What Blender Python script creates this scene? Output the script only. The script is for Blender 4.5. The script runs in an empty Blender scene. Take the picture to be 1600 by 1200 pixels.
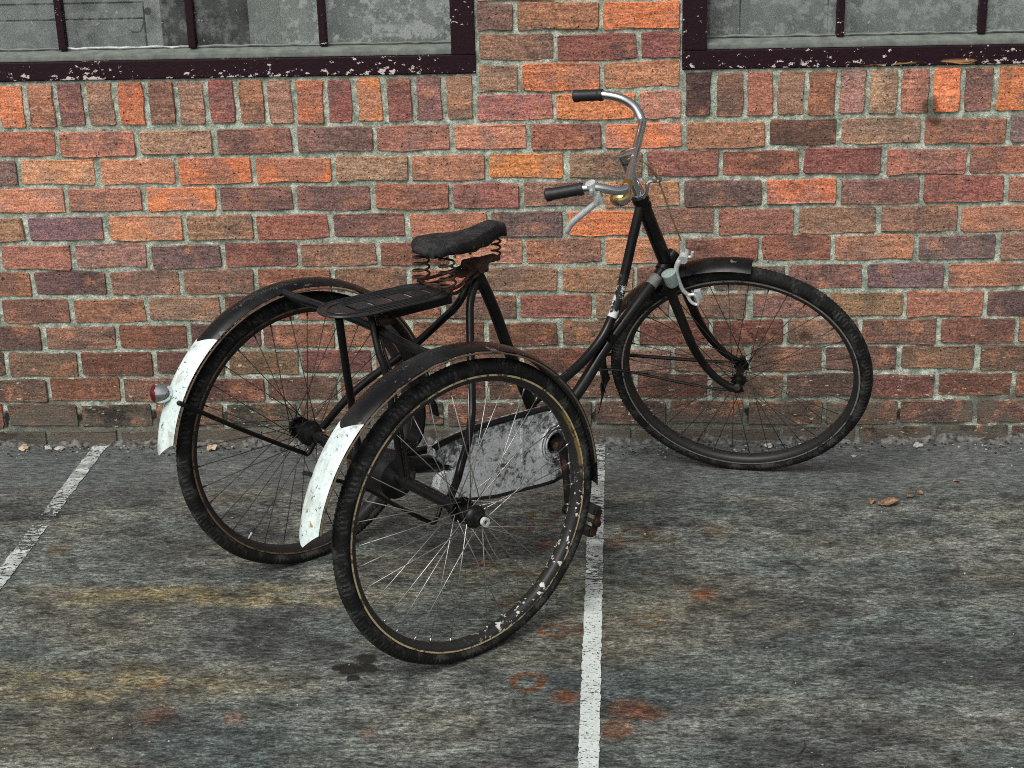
import bpy, bmesh, math, random
import numpy as np
from mathutils import Matrix, Vector, noise as mnoise

random.seed(11)
C = bpy.context.scene.collection
sc = bpy.context.scene

# ------------------------------------------------------------------ camera, light, exposure
cam_d = bpy.data.cameras.new('camera'); cam = bpy.data.objects.new('camera', cam_d); C.objects.link(cam)
cam_d.sensor_fit = 'HORIZONTAL'; cam_d.sensor_width = 36.0
cam_d.lens = 36.0 * 2663.6586 / 1600.0
cam_d.shift_x = (800.0 - 804.844) / 1600.0
cam_d.shift_y = (650.7815 - 600.0) / 1600.0
cam_d.clip_start = 0.05; cam_d.clip_end = 400.0
r_, u_, f_ = ((0.99804686, 0.05628712, -0.02709661), (0.00497607, 0.36074558, 0.93265099), (-0.06227122, 0.93096422, -0.3597609))
cam.matrix_world = Matrix(((r_[0], u_[0], -f_[0], 0.22947506), (r_[1], u_[1], -f_[1], -4.69202103),
                           (r_[2], u_[2], -f_[2], 1.89852844), (0, 0, 0, 1)))
sc.camera = cam

SUN_EL, SUN_AZ = math.radians(50), math.radians(208)     # azimuth from +Y, clockwise: behind the camera, a little to the left
world = bpy.data.worlds.new('World'); sc.world = world; world.use_nodes = True
wn = world.node_tree; wn.nodes.clear()
sky = wn.nodes.new('ShaderNodeTexSky'); sky.sky_type = 'NISHITA'; sky.sun_disc = False
sky.sun_elevation = SUN_EL; sky.sun_rotation = SUN_AZ; sky.air_density = 1.0; sky.dust_density = 4.0; sky.ozone_density = 1.0
hsv = wn.nodes.new('ShaderNodeHueSaturation'); hsv.inputs['Saturation'].default_value = 0.22
bg = wn.nodes.new('ShaderNodeBackground'); bg.inputs['Strength'].default_value = 0.095
wo = wn.nodes.new('ShaderNodeOutputWorld')
wn.links.new(sky.outputs[0], hsv.inputs['Color']); wn.links.new(hsv.outputs[0], bg.inputs['Color']); wn.links.new(bg.outputs[0], wo.inputs['Surface'])
sun_d = bpy.data.lights.new('sun', 'SUN'); sun = bpy.data.objects.new('sun', sun_d); C.objects.link(sun)
sun_d.energy = 1.75; sun_d.angle = math.radians(30); sun_d.color = (1.0, 0.97, 0.92)
sd = Vector((math.sin(SUN_AZ) * math.cos(SUN_EL), math.cos(SUN_AZ) * math.cos(SUN_EL), math.sin(SUN_EL)))
sun.rotation_euler = sd.to_track_quat('Z', 'Y').to_euler(); sun.location = sd * 20
sc.view_settings.view_transform = 'Standard'; sc.view_settings.look = 'None'
sc.view_settings.gamma = 1.0; sc.view_settings.use_curve_mapping = False
sc.view_settings.exposure = 0.30
sc.cycles.use_denoising = False
sc.cycles.filter_width = 1.0

# ------------------------------------------------------------------ node helpers
def srgb(r, g, b):
    f = lambda c: (c / 255 / 12.92) if c / 255 <= 0.04045 else ((c / 255 + 0.055) / 1.055) ** 2.4
    return (f(r), f(g), f(b), 1.0)

class NT:
    def __init__(self, name):
        self.m = bpy.data.materials.new(name); self.m.use_nodes = True
        self.t = self.m.node_tree; self.n = self.t.nodes; self.l = self.t.links
        self.b = self.n['Principled BSDF']; self.out = self.n['Material Output']
    def put(self, node, key, v):
        i = node.inputs[key]
        if hasattr(v, 'is_output') or isinstance(v, bpy.types.NodeSocket): self.l.new(v, i)
        else: i.default_value = v
    def add(self, typ, **kw):
        nd = self.n.new(typ)
        for k, v in kw.items(): setattr(nd, k, v)
        return nd
    def pos(self): return self.add('ShaderNodeNewGeometry').outputs['Position']
    def obj(self): return self.add('ShaderNodeTexCoord').outputs['Object']
    def scale(self, v, s):
        nd = self.add('ShaderNodeVectorMath', operation='MULTIPLY'); self.put(nd, 0, v); nd.inputs[1].default_value = s
        return nd.outputs[0]
    def shift(self, v, s):
        nd = self.add('ShaderNodeVectorMath', operation='ADD'); self.put(nd, 0, v); self.put(nd, 1, s); return nd.outputs[0]
    def noise(self, v, s, det=4, rough=0.6, dist=0.0, col=False):
        nd = self.add('ShaderNodeTexNoise'); self.put(nd, 'Vector', v)
        nd.inputs['Scale'].default_value = s; nd.inputs['Detail'].default_value = det
        nd.inputs['Roughness'].default_value = rough; nd.inputs['Distortion'].default_value = dist
        return nd.outputs['Color' if col else 'Fac']
    def voro(self, v, s, feat='F1'):
        nd = self.add('ShaderNodeTexVoronoi', feature=feat); self.put(nd, 'Vector', v); nd.inputs['Scale'].default_value = s
        return nd.outputs['Distance']
    def ramp(self, x, a, b, ya=0.0, yb=1.0, smooth=True):
        nd = self.add('ShaderNodeMapRange', interpolation_type='SMOOTHSTEP' if smooth else 'LINEAR')
        self.put(nd, 'Value', x)
        for k, v in zip(('From Min', 'From Max', 'To Min', 'To Max'), (a, b, ya, yb)): nd.inputs[k].default_value = v
        return nd.outputs['Result']
    def math(self, op, a, b=0.0, c=None):
        nd = self.add('ShaderNodeMath', operation=op); self.put(nd, 0, a); self.put(nd, 1, b)
        if c is not None: self.put(nd, 2, c)
        return nd.outputs[0]
    def mix(self, f, a, b, mode='MIX'):
        nd = self.add('ShaderNodeMix', data_type='RGBA', blend_type=mode, clamp_factor=True)
        self.put(nd, 0, f); self.put(nd, 6, a); self.put(nd, 7, b); return nd.outputs[2]
    def mul(self, col, fac):                                  # colour times a grey value
        g = self.add('ShaderNodeCombineColor')
        for k in range(3): self.put(g, k, fac)
        return self.mix(1.0, col, g.outputs[0], 'MULTIPLY')
    def sep(self, v):
        nd = self.add('ShaderNodeSeparateXYZ'); self.put(nd, 0, v); return nd.outputs
    def dist(self, v, p):
        nd = self.add('ShaderNodeVectorMath', operation='DISTANCE'); self.put(nd, 0, v); nd.inputs[1].default_value = p
        return nd.outputs['Value']
    def bump(self, h, strength=0.3, dist=0.002):
        nd = self.add('ShaderNodeBump'); nd.inputs['Strength'].default_value = strength
        nd.inputs['Distance'].default_value = dist; self.put(nd, 'Height', h); self.l.new(nd.outputs[0], self.b.inputs['Normal'])
    def fin(self, col, rough=0.7, metal=0.0, spec=0.5):
        self.put(self.b, 'Base Color', col); self.put(self.b, 'Roughness', rough); self.put(self.b, 'Metallic', metal)
        self.put(self.b, 'Specular IOR Level', spec); return self.m

def objcol(t):
    return t.add('ShaderNodeObjectInfo').outputs

# ------------------------------------------------------------------ materials
def m_brick():
    t = NT('fired_brick'); oi = objcol(t); P = t.pos()
    off = t.math('MULTIPLY', oi['Random'], 37.0)
    cx = t.add('ShaderNodeCombineXYZ'); t.put(cx, 0, off); t.put(cx, 2, off)
    V = t.shift(P, cx.outputs[0])
    streak = t.noise(t.scale(V, (12, 12, 60)), 1.0, 5, 0.65)
    blot = t.noise(V, 14, 4, 0.6)
    fine = t.noise(V, 210, 4, 0.72); mid = t.noise(t.scale(V, (70, 70, 130)), 1.0, 3, .6)
    burn = t.noise(t.shift(V, (3, 1, 7)), 7, 2, 0.5)
    c = oi['Color']
    hs = t.add('ShaderNodeHueSaturation'); t.put(hs, 'Color', c); hs.inputs['Saturation'].default_value = 0.8; hs.inputs['Value'].default_value = 0.62
    c = t.mix(t.ramp(burn, .48, .6, 0, .8), c, hs.outputs[0])                       # darker fired patches
    c = t.mix(t.ramp(blot, .52, .68, 0, .5), c, srgb(198, 138, 104))
    c = t.mix(t.ramp(t.noise(t.shift(V, (9, 4, 2)), 11, 4, .6), .55, .68, 0, .45), c, srgb(136, 108, 94))
    c = t.mul(c, t.ramp(streak, .36, .64, .74, 1.22, False))
    c = t.mul(c, t.ramp(mid, .36, .64, .74, 1.24, False))
    c = t.mul(c, t.ramp(fine, .36, .64, .52, 1.46, False))
    pit = t.voro(t.shift(V, t.scale(t.noise(V, 60, 2, .5, col=True), (.02, .02, .02))), 70); c = t.mix(t.math('MULTIPLY', t.ramp(pit, .10, .24, .85, 0), t.ramp(t.noise(t.shift(V, (6, 6, 1)), 24, 2, .5), .50, .58)), c, srgb(58, 38, 34))  # small burnt pits
    # mortar and paint flecks, thicker on the low courses that were splashed from the ground
    z = t.sep(P)[2]
    fl = t.noise(t.scale(V, (.55, 1, 1.5)), 62, 4, .6)
    lim = t.ramp(z, .05, .5, .62, .70)
    c = t.mix(t.ramp(t.math('SUBTRACT', fl, lim), 0, .03, 0, .8), c, srgb(205, 198, 180))
    sm = t.noise(t.scale(P, (5, 5, 9)), 1.0, 5, .62)
    gm = t.ramp(t.math('SUBTRACT', sm, t.ramp(z, .0, .3, .36, .76)), 0, .12, 0, .8)    # grey splash dirt
    c = t.mix(gm, c, t.mul(srgb(104, 98, 88), t.ramp(fine, .2, .8, .55, 1.3, False)))
    P2 = t.shift(P, t.scale(t.noise(P, 22, 3, .6, col=True), (.05, .05, .05)))
    for p, r in (((1.075, 0, .985), .034), ((1.085, 0, .955), .03), ((-.285, 0, .50), .022), ((.76, 0, .33), .025)):
        c = t.mix(t.ramp(t.dist(P2, (p[0] + .025, .025, p[2] + .025)), r * .35, r, .7, 0), c, srgb(52, 42, 34))
    h = t.math('ADD', t.math('MULTIPLY', fine, .6), t.math('MULTIPLY', streak, 1.0))
    h = t.math('ADD', h, t.math('MULTIPLY', t.ramp(pit, .05, .2), .5))
    t.bump(h, 1.0, .005)
    return t.fin(c, .88, 0, .25)

def m_mortar():
    t = NT('lime_mortar'); P = t.pos()
    n1 = t.noise(P, 26, 5, .65); n2 = t.noise(P, 190, 4, .7); n3 = t.noise(P, 5, 3, .5)
    c = t.mix(t.ramp(n1, .4, .6), srgb(142, 151, 136), srgb(192, 200, 184))
    c = t.mix(t.ramp(n3, .45, .65, 0, .5), c, srgb(160, 170, 154))
    c = t.mul(c, t.ramp(n2, .36, .64, .66, 1.32, False)); c = t.mul(c, t.ramp(t.noise(P, 75, 3, .6), .38, .62, .76, 1.22, False))
    g = t.noise(t.shift(P, (2, 2, 2)), 120, 2, .5); c = t.mix(t.ramp(g, .66, .72, 0, .7), c, srgb(60, 60, 54))
    z = t.sep(P)[2]; sm = t.noise(t.scale(P, (5, 5, 9)), 1.0, 5, .62)
    gm = t.ramp(t.math('SUBTRACT', sm, t.ramp(z, .0, .3, .32, .72)), 0, .12, 0, .8)
    c = t.mix(gm, c, t.mul(srgb(96, 95, 88), t.ramp(n2, .2, .8, .5, 1.3, False)))
    P2 = t.shift(P, t.scale(t.noise(P, 22, 3, .6, col=True), (.05, .05, .05)))
    for p, r in (((1.075, 0, .985), .034), ((1.085, 0, .955), .03)):
        c = t.mix(t.ramp(t.dist(P2, (p[0] + .025, .035, p[2] + .025)), r * .35, r, .7, 0), c, srgb(52, 46, 38))
    for p in ((-1.395, .088), (-1.169, .094), (-1.617, .082), (-.95, .09), (1.037, .085), (.60, .088), (.155, .09)):
        q = t.scale(t.shift(P2, (-p[0] - .025, 0, -p[1] - .025)), (1, 0, .45)); c = t.mix(t.ramp(t.dist(q, (0, 0, 0)), .006, .013, .9, 0), c, srgb(28, 26, 24))   # washed-out joints
    t.bump(t.math('ADD', n1, t.math('MULTIPLY', n2, .7)), 1.0, .005)
    return t.fin(c, .95, 0, .15)

def stain(t, c, P2, p, r, col, ring=False, a=.85):
    d = t.dist(P2, (p[0], p[1], 0))
    if ring:
        k = t.math('MULTIPLY', t.ramp(d, r * .42, r * .72), t.ramp(d, r * .8, r * 1.12, 1, 0))
    else:
        k = t.ramp(d, r * .35, r * 1.1, 1, 0)
    br = t.noise(P2, 85, 5, .7)
    return t.mix(t.math('MULTIPLY', k, t.ramp(br, .37, .56, .45 * a, .98 * a)), c, col)

def m_concrete():
    t = NT('worn_concrete'); P = t.pos(); x, y, z = t.sep(P)
    W = t.shift(P, t.scale(t.noise(P, 3, 2, .5, col=True), (.06, .03, 0)))
    big = t.noise(t.scale(W, (2.2, 3.6, 1)), 1.0, 5, .6)
    mid = t.noise(t.scale(W, (11, 17, 1)), 1.0, 6, .68)
    brush = t.noise(t.scale(W, (32, 92, 1)), 1.0, 6, .74, .5)
    fine = t.noise(t.scale(P, (170, 230, 1)), 1.0, 3, .7)
    c = t.mix(t.ramp(big, .38, .62), srgb(68, 71, 70), srgb(110, 113, 106))
    tint = t.noise(t.scale(t.shift(W, (5, 3, 0)), (1.4, 3.6, 1)), 1.0, 3, .5)
    c = t.mix(t.ramp(tint, .48, .62, 0, .5), c, srgb(100, 95, 80))                 # ochre staining
    tint2 = t.noise(t.scale(t.shift(W, (1, 8, 0)), (1.5, 4, 1)), 1.0, 3, .5)
    c = t.mix(t.ramp(tint2, .46, .6, 0, .5), c, srgb(80, 93, 91))                  # blue-green cast
    och = t.ramp(t.noise(t.scale(W, (9, 16, 1)), 1.0, 5, .65), .42, .6)
    for (px, py, ax, ay, s) in ((-.75, -.99, .6, .08, .95), (-.95, -1.42, .55, .12, .8), (.25, -1.0, .5, .16, .35), (-.05, -.88, .3, .1, .3)):
        q = t.scale(t.shift(W, (-px - .03, -py - .015, 0)), (1 / ax, 1 / ay, 0))
        k = t.ramp(t.dist(q, (0, 0, 0)), .25, 1.15, s, 0)
        c = t.mix(t.math('MULTIPLY', k, t.ramp(och, 0, 1, .35, 1)), c, srgb(124, 113, 82))
    P2 = t.shift(P, t.scale(t.noise(P, 16, 3, .6, col=True), (.045, .03, 0)))
    rust, brown, oil = srgb(104, 64, 38), srgb(90, 72, 40), srgb(26, 24, 20)
    for (p, r, col, ring, a) in (((-.092, -.618), .035, brown, True, .7), ((.02, -.521), .045, brown, True, .8), ((.035, -.70), .032, rust, False, .85),
            ((-.03, -1.03), .05, brown, False, .6), ((.073, -1.165), .038, rust, True, .9), ((.135, -1.158), .03, rust, False, .7),
            ((.26, -.638), .055, brown, True, .75), ((.21, -.69), .04, rust, False, .5), ((.021, -1.401), .044, rust, True, 1.0),
            ((.103, -1.464), .042, rust, False, 1.0), ((.245, -1.515), .06, rust, False, .8), ((.215, -1.60), .05, rust, False, .85),
            ((.29, -1.535), .04, rust, False, .7), ((.427, -.978), .05, rust, False, .7), ((.286, -1.11), .042, brown, True, .8),
            ((.42, -.985), .03, rust, False, .8), ((-.12, -.80), .03, rust, False, .6), ((-.30, -1.62), .03, rust, False, .5), ((.05, -.90), .045, brown, True, .6), ((.47, -.615), .05, brown, False, .6), ((.33, -.66), .04, brown, True, .6), ((-1.24, -.73), .05, brown, False, .6),
            ((-.02, -.60), .03, rust, False, .6), ((-.77, -1.55), .045, rust, False, .55), ((-.60, -1.56), .035, rust, False, .5), ((-.80, -1.42), .03, rust, False, .5)):
        c = stain(t, c, P2, (p[0] + .022, p[1] + .015), r, col, ring, a)
    c = t.mul(c, t.ramp(mid, .36, .64, .48, 1.55, False))
    c = t.mul(c, t.ramp(brush, .39, .62, .38, 1.68, False))
    c = t.mul(c, t.ramp(t.noise(t.scale(P, (90, 130, 1)), 1.0, 4, .65), .40, .60, .60, 1.42, False))
    c = t.mul(c, t.ramp(fine, .34, .66, .7, 1.3, False))
    sp = t.noise(t.scale(P, (60, 80, 1)), 1.0, 2, .5)
    c = t.mix(t.ramp(sp, .71, .76, 0, .7), c, srgb(178, 176, 166))
    c = t.mix(t.ramp(t.noise(t.scale(t.shift(P, (4, 4, 0)), (30, 48, 1)), 1.0, 4, .65), .60, .68, 0, .7), c, srgb(36, 36, 36))
    # smoother grey screed strip along the foot of the wall
    edge = t.math('ADD', y, t.math('MULTIPLY', t.noise(t.scale(P, (3, 3, 1)), 1.0, 4, .6), .16))
    k = t.ramp(edge, -.40, -.14, 0, .6)
    c = t.mix(k, c, t.mul(srgb(98, 102, 103), t.ramp(brush, .38, .62, .55, 1.45, False)))
    P3 = t.shift(P, t.scale(t.noise(P, 30, 3, .6, col=True), (.04, .04, 0)))
    for p, r in (((-.35, -1.305), .036), ((-.385, -1.35), .040), ((-.345, -1.345), .032), ((-.372, -1.392), .018), ((-.33, -1.42), .010), ((-.41, -1.345), .022)):
        d = t.dist(P3, (p[0] + .02, p[1] + .02, 0)); c = t.mix(t.ramp(d, r * .55, r * .85, .93, 0), c, oil)
    h = t.math('ADD', t.math('MULTIPLY', brush, .8), t.math('MULTIPLY', fine, .5))
    t.bump(t.math('ADD', h, mid), 1.0, .006)
    return t.fin(c, t.ramp(mid, .3, .7, .62, .85), 0, .35)

def m_line():
    t = NT('worn_line_paint'); P = t.pos(); y = t.sep(P)[1]
    n = t.noise(t.scale(P, (45, 110, 1)), 1.0, 5, .68); b = t.noise(t.scale(P, (2, 4.5, 1)), 1.0, 3, .5)
    fine = t.noise(t.scale(P, (190, 330, 1)), 1.0, 3, .7)
    wear = t.math('ADD', n, t.math('MULTIPLY', t.math('SUBTRACT', b, .5), .55))
    far = t.ramp(y, -1.2, -.5, -.03, .012)
    k = t.ramp(t.math('ADD', wear, far), .53, .62, 0, .95)
    k = t.math('MAXIMUM', k, t.ramp(t.noise(t.scale(P, (95, 150, 1)), 1.0, 4, .7), .56, .63, 0, .9))
    dull = t.math('MULTIPLY', t.ramp(t.noise(t.scale(P, (6, 14, 1)), 1.0, 5, .68), .38, .6), t.ramp(y, -1.15, -.85, .25, .9))
    white = t.mul(t.mix(dull, srgb(210, 218, 214), srgb(134, 139, 136)), t.ramp(fine, .25, .75, .75, 1.15, False))
    con = t.mul(srgb(92, 93, 92), t.ramp(fine, .25, .75, .55, 1.35, False))
    t.bump(n, .5, .002); t.fin(t.mix(t.ramp(k, .1, .6), white, con), .8, 0, .3)
    tr = t.add('ShaderNodeBsdfTransparent'); mx = t.add('ShaderNodeMixShader'); t.put(mx, 0, t.ramp(k, .35, .75))   # bare concrete shows where the paint is gone
    t.l.new(t.b.outputs[0], mx.inputs[1]); t.l.new(tr.outputs[0], mx.inputs[2]); t.l.new(mx.outputs[0], t.out.inputs['Surface']); return t.m

def m_paint(name, base, chip, rough=.42, amount=.68, dust=.35, chipcol2=None, spec=.32):
    t = NT(name); P = t.obj()
    n = t.noise(P, 34, 6, .7); f = t.noise(P, 170, 3, .6); d = t.noise(P, 9, 4, .6)
    c = t.mul(base, t.ramp(f, .25, .75, .7, 1.35, False))
    c = t.mix(t.ramp(d, .45, .75, 0, dust), c, srgb(88, 86, 82))                     # dried dust film
    c = t.mix(t.ramp(n, amount, amount + .05, 0, .9), c, chip)
    if chipcol2: c = t.mix(t.ramp(t.noise(t.shift(P, (1, 5, 2)), 52, 4, .65), amount + .02, amount + .06, 0, .9), c, chipcol2)
    t.bump(n, .35, .0012)
    return t.fin(c, t.ramp(d, .3, .7, rough - .1, rough + .22), 0, spec)

def m_metal(name, col, rough=.15, spots=None, amount=.66):
    t = NT(name); P = t.obj(); n = t.noise(P, 60, 5, .65); f = t.noise(P, 15, 3, .5)
    c = col; m = 1.0; r = t.ramp(f, .3, .7, rough * .7, rough * 1.5)
    if spots:
        k = t.ramp(n, amount, amount + .08, 0, 1); c = t.mix(k, col, spots)
        m = t.math('SUBTRACT', 1.0, k); r = t.math('ADD', r, t.math('MULTIPLY', k, .5))
    return t.fin(c, r, m)

def m_rust():
    t = NT('rusted_steel'); P = t.obj(); n = t.noise(P, 55, 6, .7); f = t.noise(P, 240, 3, .7)
    c = t.mix(t.ramp(n, .35, .65), srgb(26, 21, 18), srgb(76, 53, 38)); c = t.mul(c, t.ramp(f, .25, .75, .6, 1.4, False))
    t.bump(f, .8, .002); return t.fin(c, .85, 0, .3)

def m_rubber():
    t = NT('dusty_tyre_rubber'); P = t.obj(); n = t.noise(P, 26, 5, .65); f = t.noise(P, 260, 2, .6)
    c = t.mix(t.ramp(n, .46, .64, 0, .6), srgb(26, 26, 26), srgb(76, 76, 74)); c = t.mul(c, t.ramp(f, .35, .65, .6, 1.5, False))
    t.bump(t.math('ADD', n, f), .35, .0012); return t.fin(c, .78, 0, .18)

def m_white_tail():
    t = NT('chipped_white_enamel'); P = t.obj(); n = t.noise(P, 58, 6, .72); g = t.noise(P, 11, 4, .6); s = t.noise(t.shift(P, (7, 2, 4)), 16, 5, .7)
    c = t.mix(t.ramp(g, .4, .65), srgb(222, 235, 232), srgb(202, 217, 214))
    c = t.mix(t.ramp(s, .64, .68, 0, .85), c, srgb(158, 108, 62))
    c = t.mix(t.ramp(n, .59, .62, 0, .9), c, srgb(58, 54, 48))
    c = t.mix(t.ramp(t.noise(t.scale(P, (30, 30, 9)), 1.0, 5, .7), .48, .64, 0, .55), c, srgb(156, 154, 142))
    c = t.mul(c, t.ramp(t.noise(t.shift(P, (2, 9, 4)), 95, 4, .7), .36, .6, .88, 1.04, False))
    t.bump(n, .35, .001); return t.fin(c, .38, 0, .5)

def m_chaincase():
    t = NT('peeled_chaincase_paint'); P = t.obj(); n = t.noise(P, 62, 7, .74, .6); b = t.noise(P, 8, 3, .55); f = t.noise(P, 200, 3, .7)
    worn = t.ramp(t.dist(t.scale(P, (.55, 0, 1)), (.30 * .55, 0, .285)), .06, .15, .05, -.10)
    k = t.ramp(t.math('ADD', t.math('ADD', n, worn), t.math('MULTIPLY', t.math('SUBTRACT', b, .5), .6)), .36, .56)
    c = t.mix(k, srgb(70, 72, 74), srgb(208, 212, 213))
    c = t.mul(c, t.ramp(f, .25, .75, .7, 1.25, False)); c = t.mix(t.ramp(t.noise(t.shift(P, (3, 3, 3)), 20, 4, .6), .68, .72, 0, .8), c, srgb(96, 58, 40))
    t.bump(n, .6, .002); return t.fin(c, .62, 0, .4)

def m_window_paint():
    t = NT('flaking_maroon_paint'); P = t.pos(); n = t.noise(t.scale(P, (55, 55, 85)), 1.0, 5, .66); b = t.noise(P, 3.5, 3, .5); f = t.noise(P, 150, 3, .6)
    z = t.sep(P)[2]
    k = t.math('ADD', n, t.math('MULTIPLY', t.math('SUBTRACT', b, .5), .45)); k = t.math('ADD', k, t.ramp(z, 1.095, 1.13, .07, 0))
    c = t.mul(srgb(33, 10, 21), t.ramp(f, .25, .75, .6, 1.4, False))
    c = t.mix(t.ramp(k, .645, .665), c, srgb(205, 196, 190))
    w = t.noise(t.scale(P, (9, 9, 70)), 1.0, 4, .6); xm = t.ramp(t.dist(t.scale(P, (1, 0, 1)), (1.05, 0, 1.095)), .12, .22, 1, 0)
    c = t.mix(t.math('MULTIPLY', t.ramp(w, .52, .6), t.math('MULTIPLY', xm, t.ramp(z, 1.116, 1.104))), c, srgb(176, 134, 84))
    t.bump(k, .5, .002); return t.fin(c, .5, 0, .25)

def m_glass():
    t = NT('dusty_window_glass'); P = t.pos(); b = t.noise(P, 9, 3, .5); n = t.noise(t.scale(P, (30, 30, 30)), 1.0, 5, .68); f = t.noise(P, 160, 2, .6)
    x = t.sep(P)[0]
    zone = t.math('MAXIMUM', t.math('MULTIPLY', t.ramp(x, -.74, -.68), t.ramp(x, -.1, .1, 1, .5)), .26); zone = t.math('MULTIPLY', zone, t.ramp(t.math('ABSOLUTE', t.math('SUBTRACT', x, .45)), .0, 5., 1, 1))
    k = t.math('ADD', t.math('MULTIPLY', t.math('MULTIPLY', t.ramp(n, .48, .6), zone), .5), t.ramp(b, .4, .6, .02, .07))
    sp = t.ramp(t.noise(t.shift(P, (4, 4, 4)), 75, 2, .5), .72, .75, 0, .6)
    k = t.math('MAXIMUM', k, sp)
    t.fin(t.mul(srgb(172, 176, 174), t.ramp(f, .2, .8, .8, 1.15, False)), .6, 0, .3)
    tr = t.add('ShaderNodeBsdfTransparent'); tr.inputs[0].default_value = (.88, .89, .88, 1)
    gl = t.add('ShaderNodeBsdfGlossy'); gl.inputs['Roughness'].default_value = .06
    m1 = t.add('ShaderNodeMixShader'); m1.inputs[0].default_value = .07; t.l.new(tr.outputs[0], m1.inputs[1]); t.l.new(gl.outputs[0], m1.inputs[2])
    m2 = t.add('ShaderNodeMixShader'); t.put(m2, 0, k); t.l.new(m1.outputs[0], m2.inputs[1]); t.l.new(t.b.outputs[0], m2.inputs[2])
    t.l.new(m2.outputs[0], t.out.inputs['Surface']); return t.m

def m_plain(name, col, rough=.7, n_s=60, lo=.7, hi=1.3, metal=0.0):
    t = NT(name); P = t.pos(); n = t.noise(P, n_s, 5, .65)
    t.bump(n, .3, .0015); return t.fin(t.mul(col, t.ramp(n, .36, .64, lo, hi, False)), rough, metal, .4)

def m_leather():
    t = NT('cracked_black_leather'); P = t.obj(); W = t.shift(P, t.scale(t.noise(P, 40, 3, .6, col=True), (.012, .012, .012)))
    cr = t.voro(t.scale(W, (55, 95, 60)), 1.0, 'DISTANCE_TO_EDGE'); n = t.noise(P, 30, 5, .7); f = t.noise(P, 220, 3, .7)
    c = t.mix(t.ramp(n, .42, .62), srgb(30, 30, 31), srgb(52, 51, 51)); c = t.mul(c, t.ramp(f, .36, .64, .65, 1.35, False))
    c = t.mix(t.ramp(cr, .015, .06, .75, 0), c, srgb(12, 11, 10)); c = t.mix(t.ramp(t.noise(t.shift(P, (1, 2, 3)), 48, 4, .6), .66, .70, 0, .6), c, srgb(86, 80, 72))
    t.bump(t.math('ADD', t.ramp(cr, 0, .08), n), .3, .0012); return t.fin(c, .6, 0, .32)

def m_rim(name, near):
    t = NT(name); P = t.obj(); n = t.noise(P, 42, 6, .7, .5); f = t.noise(P, 160, 3, .6)
    c = t.mul(srgb(34, 33, 32), t.ramp(f, .25, .75, .7, 1.4, False)); c = t.mix(t.ramp(n, .62, .7, 0, .8), c, srgb(84, 62, 44))
    if near:
        d = t.dist(P, (.235, 0, -.215)); k = t.math('MULTIPLY', t.ramp(d, .16, .3, 1, 0), t.ramp(t.noise(t.scale(P, (50, 50, 50)), 1.0, 5, .66), .575, .605))
        c = t.mix(k, c, srgb(208, 208, 200))
        d2 = t.dist(P, (.30, -.016, .10)); c = t.mix(t.math('MULTIPLY', t.math('MULTIPLY', t.ramp(d2, .05, .11, .9, 0), t.ramp(t.sep(P)[1], -.0145, -.016)), t.ramp(n, .4, .5)), c, srgb(126, 104, 54))
    t.bump(n, .4, .001); return t.fin(c, .5, 0, .5)

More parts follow.
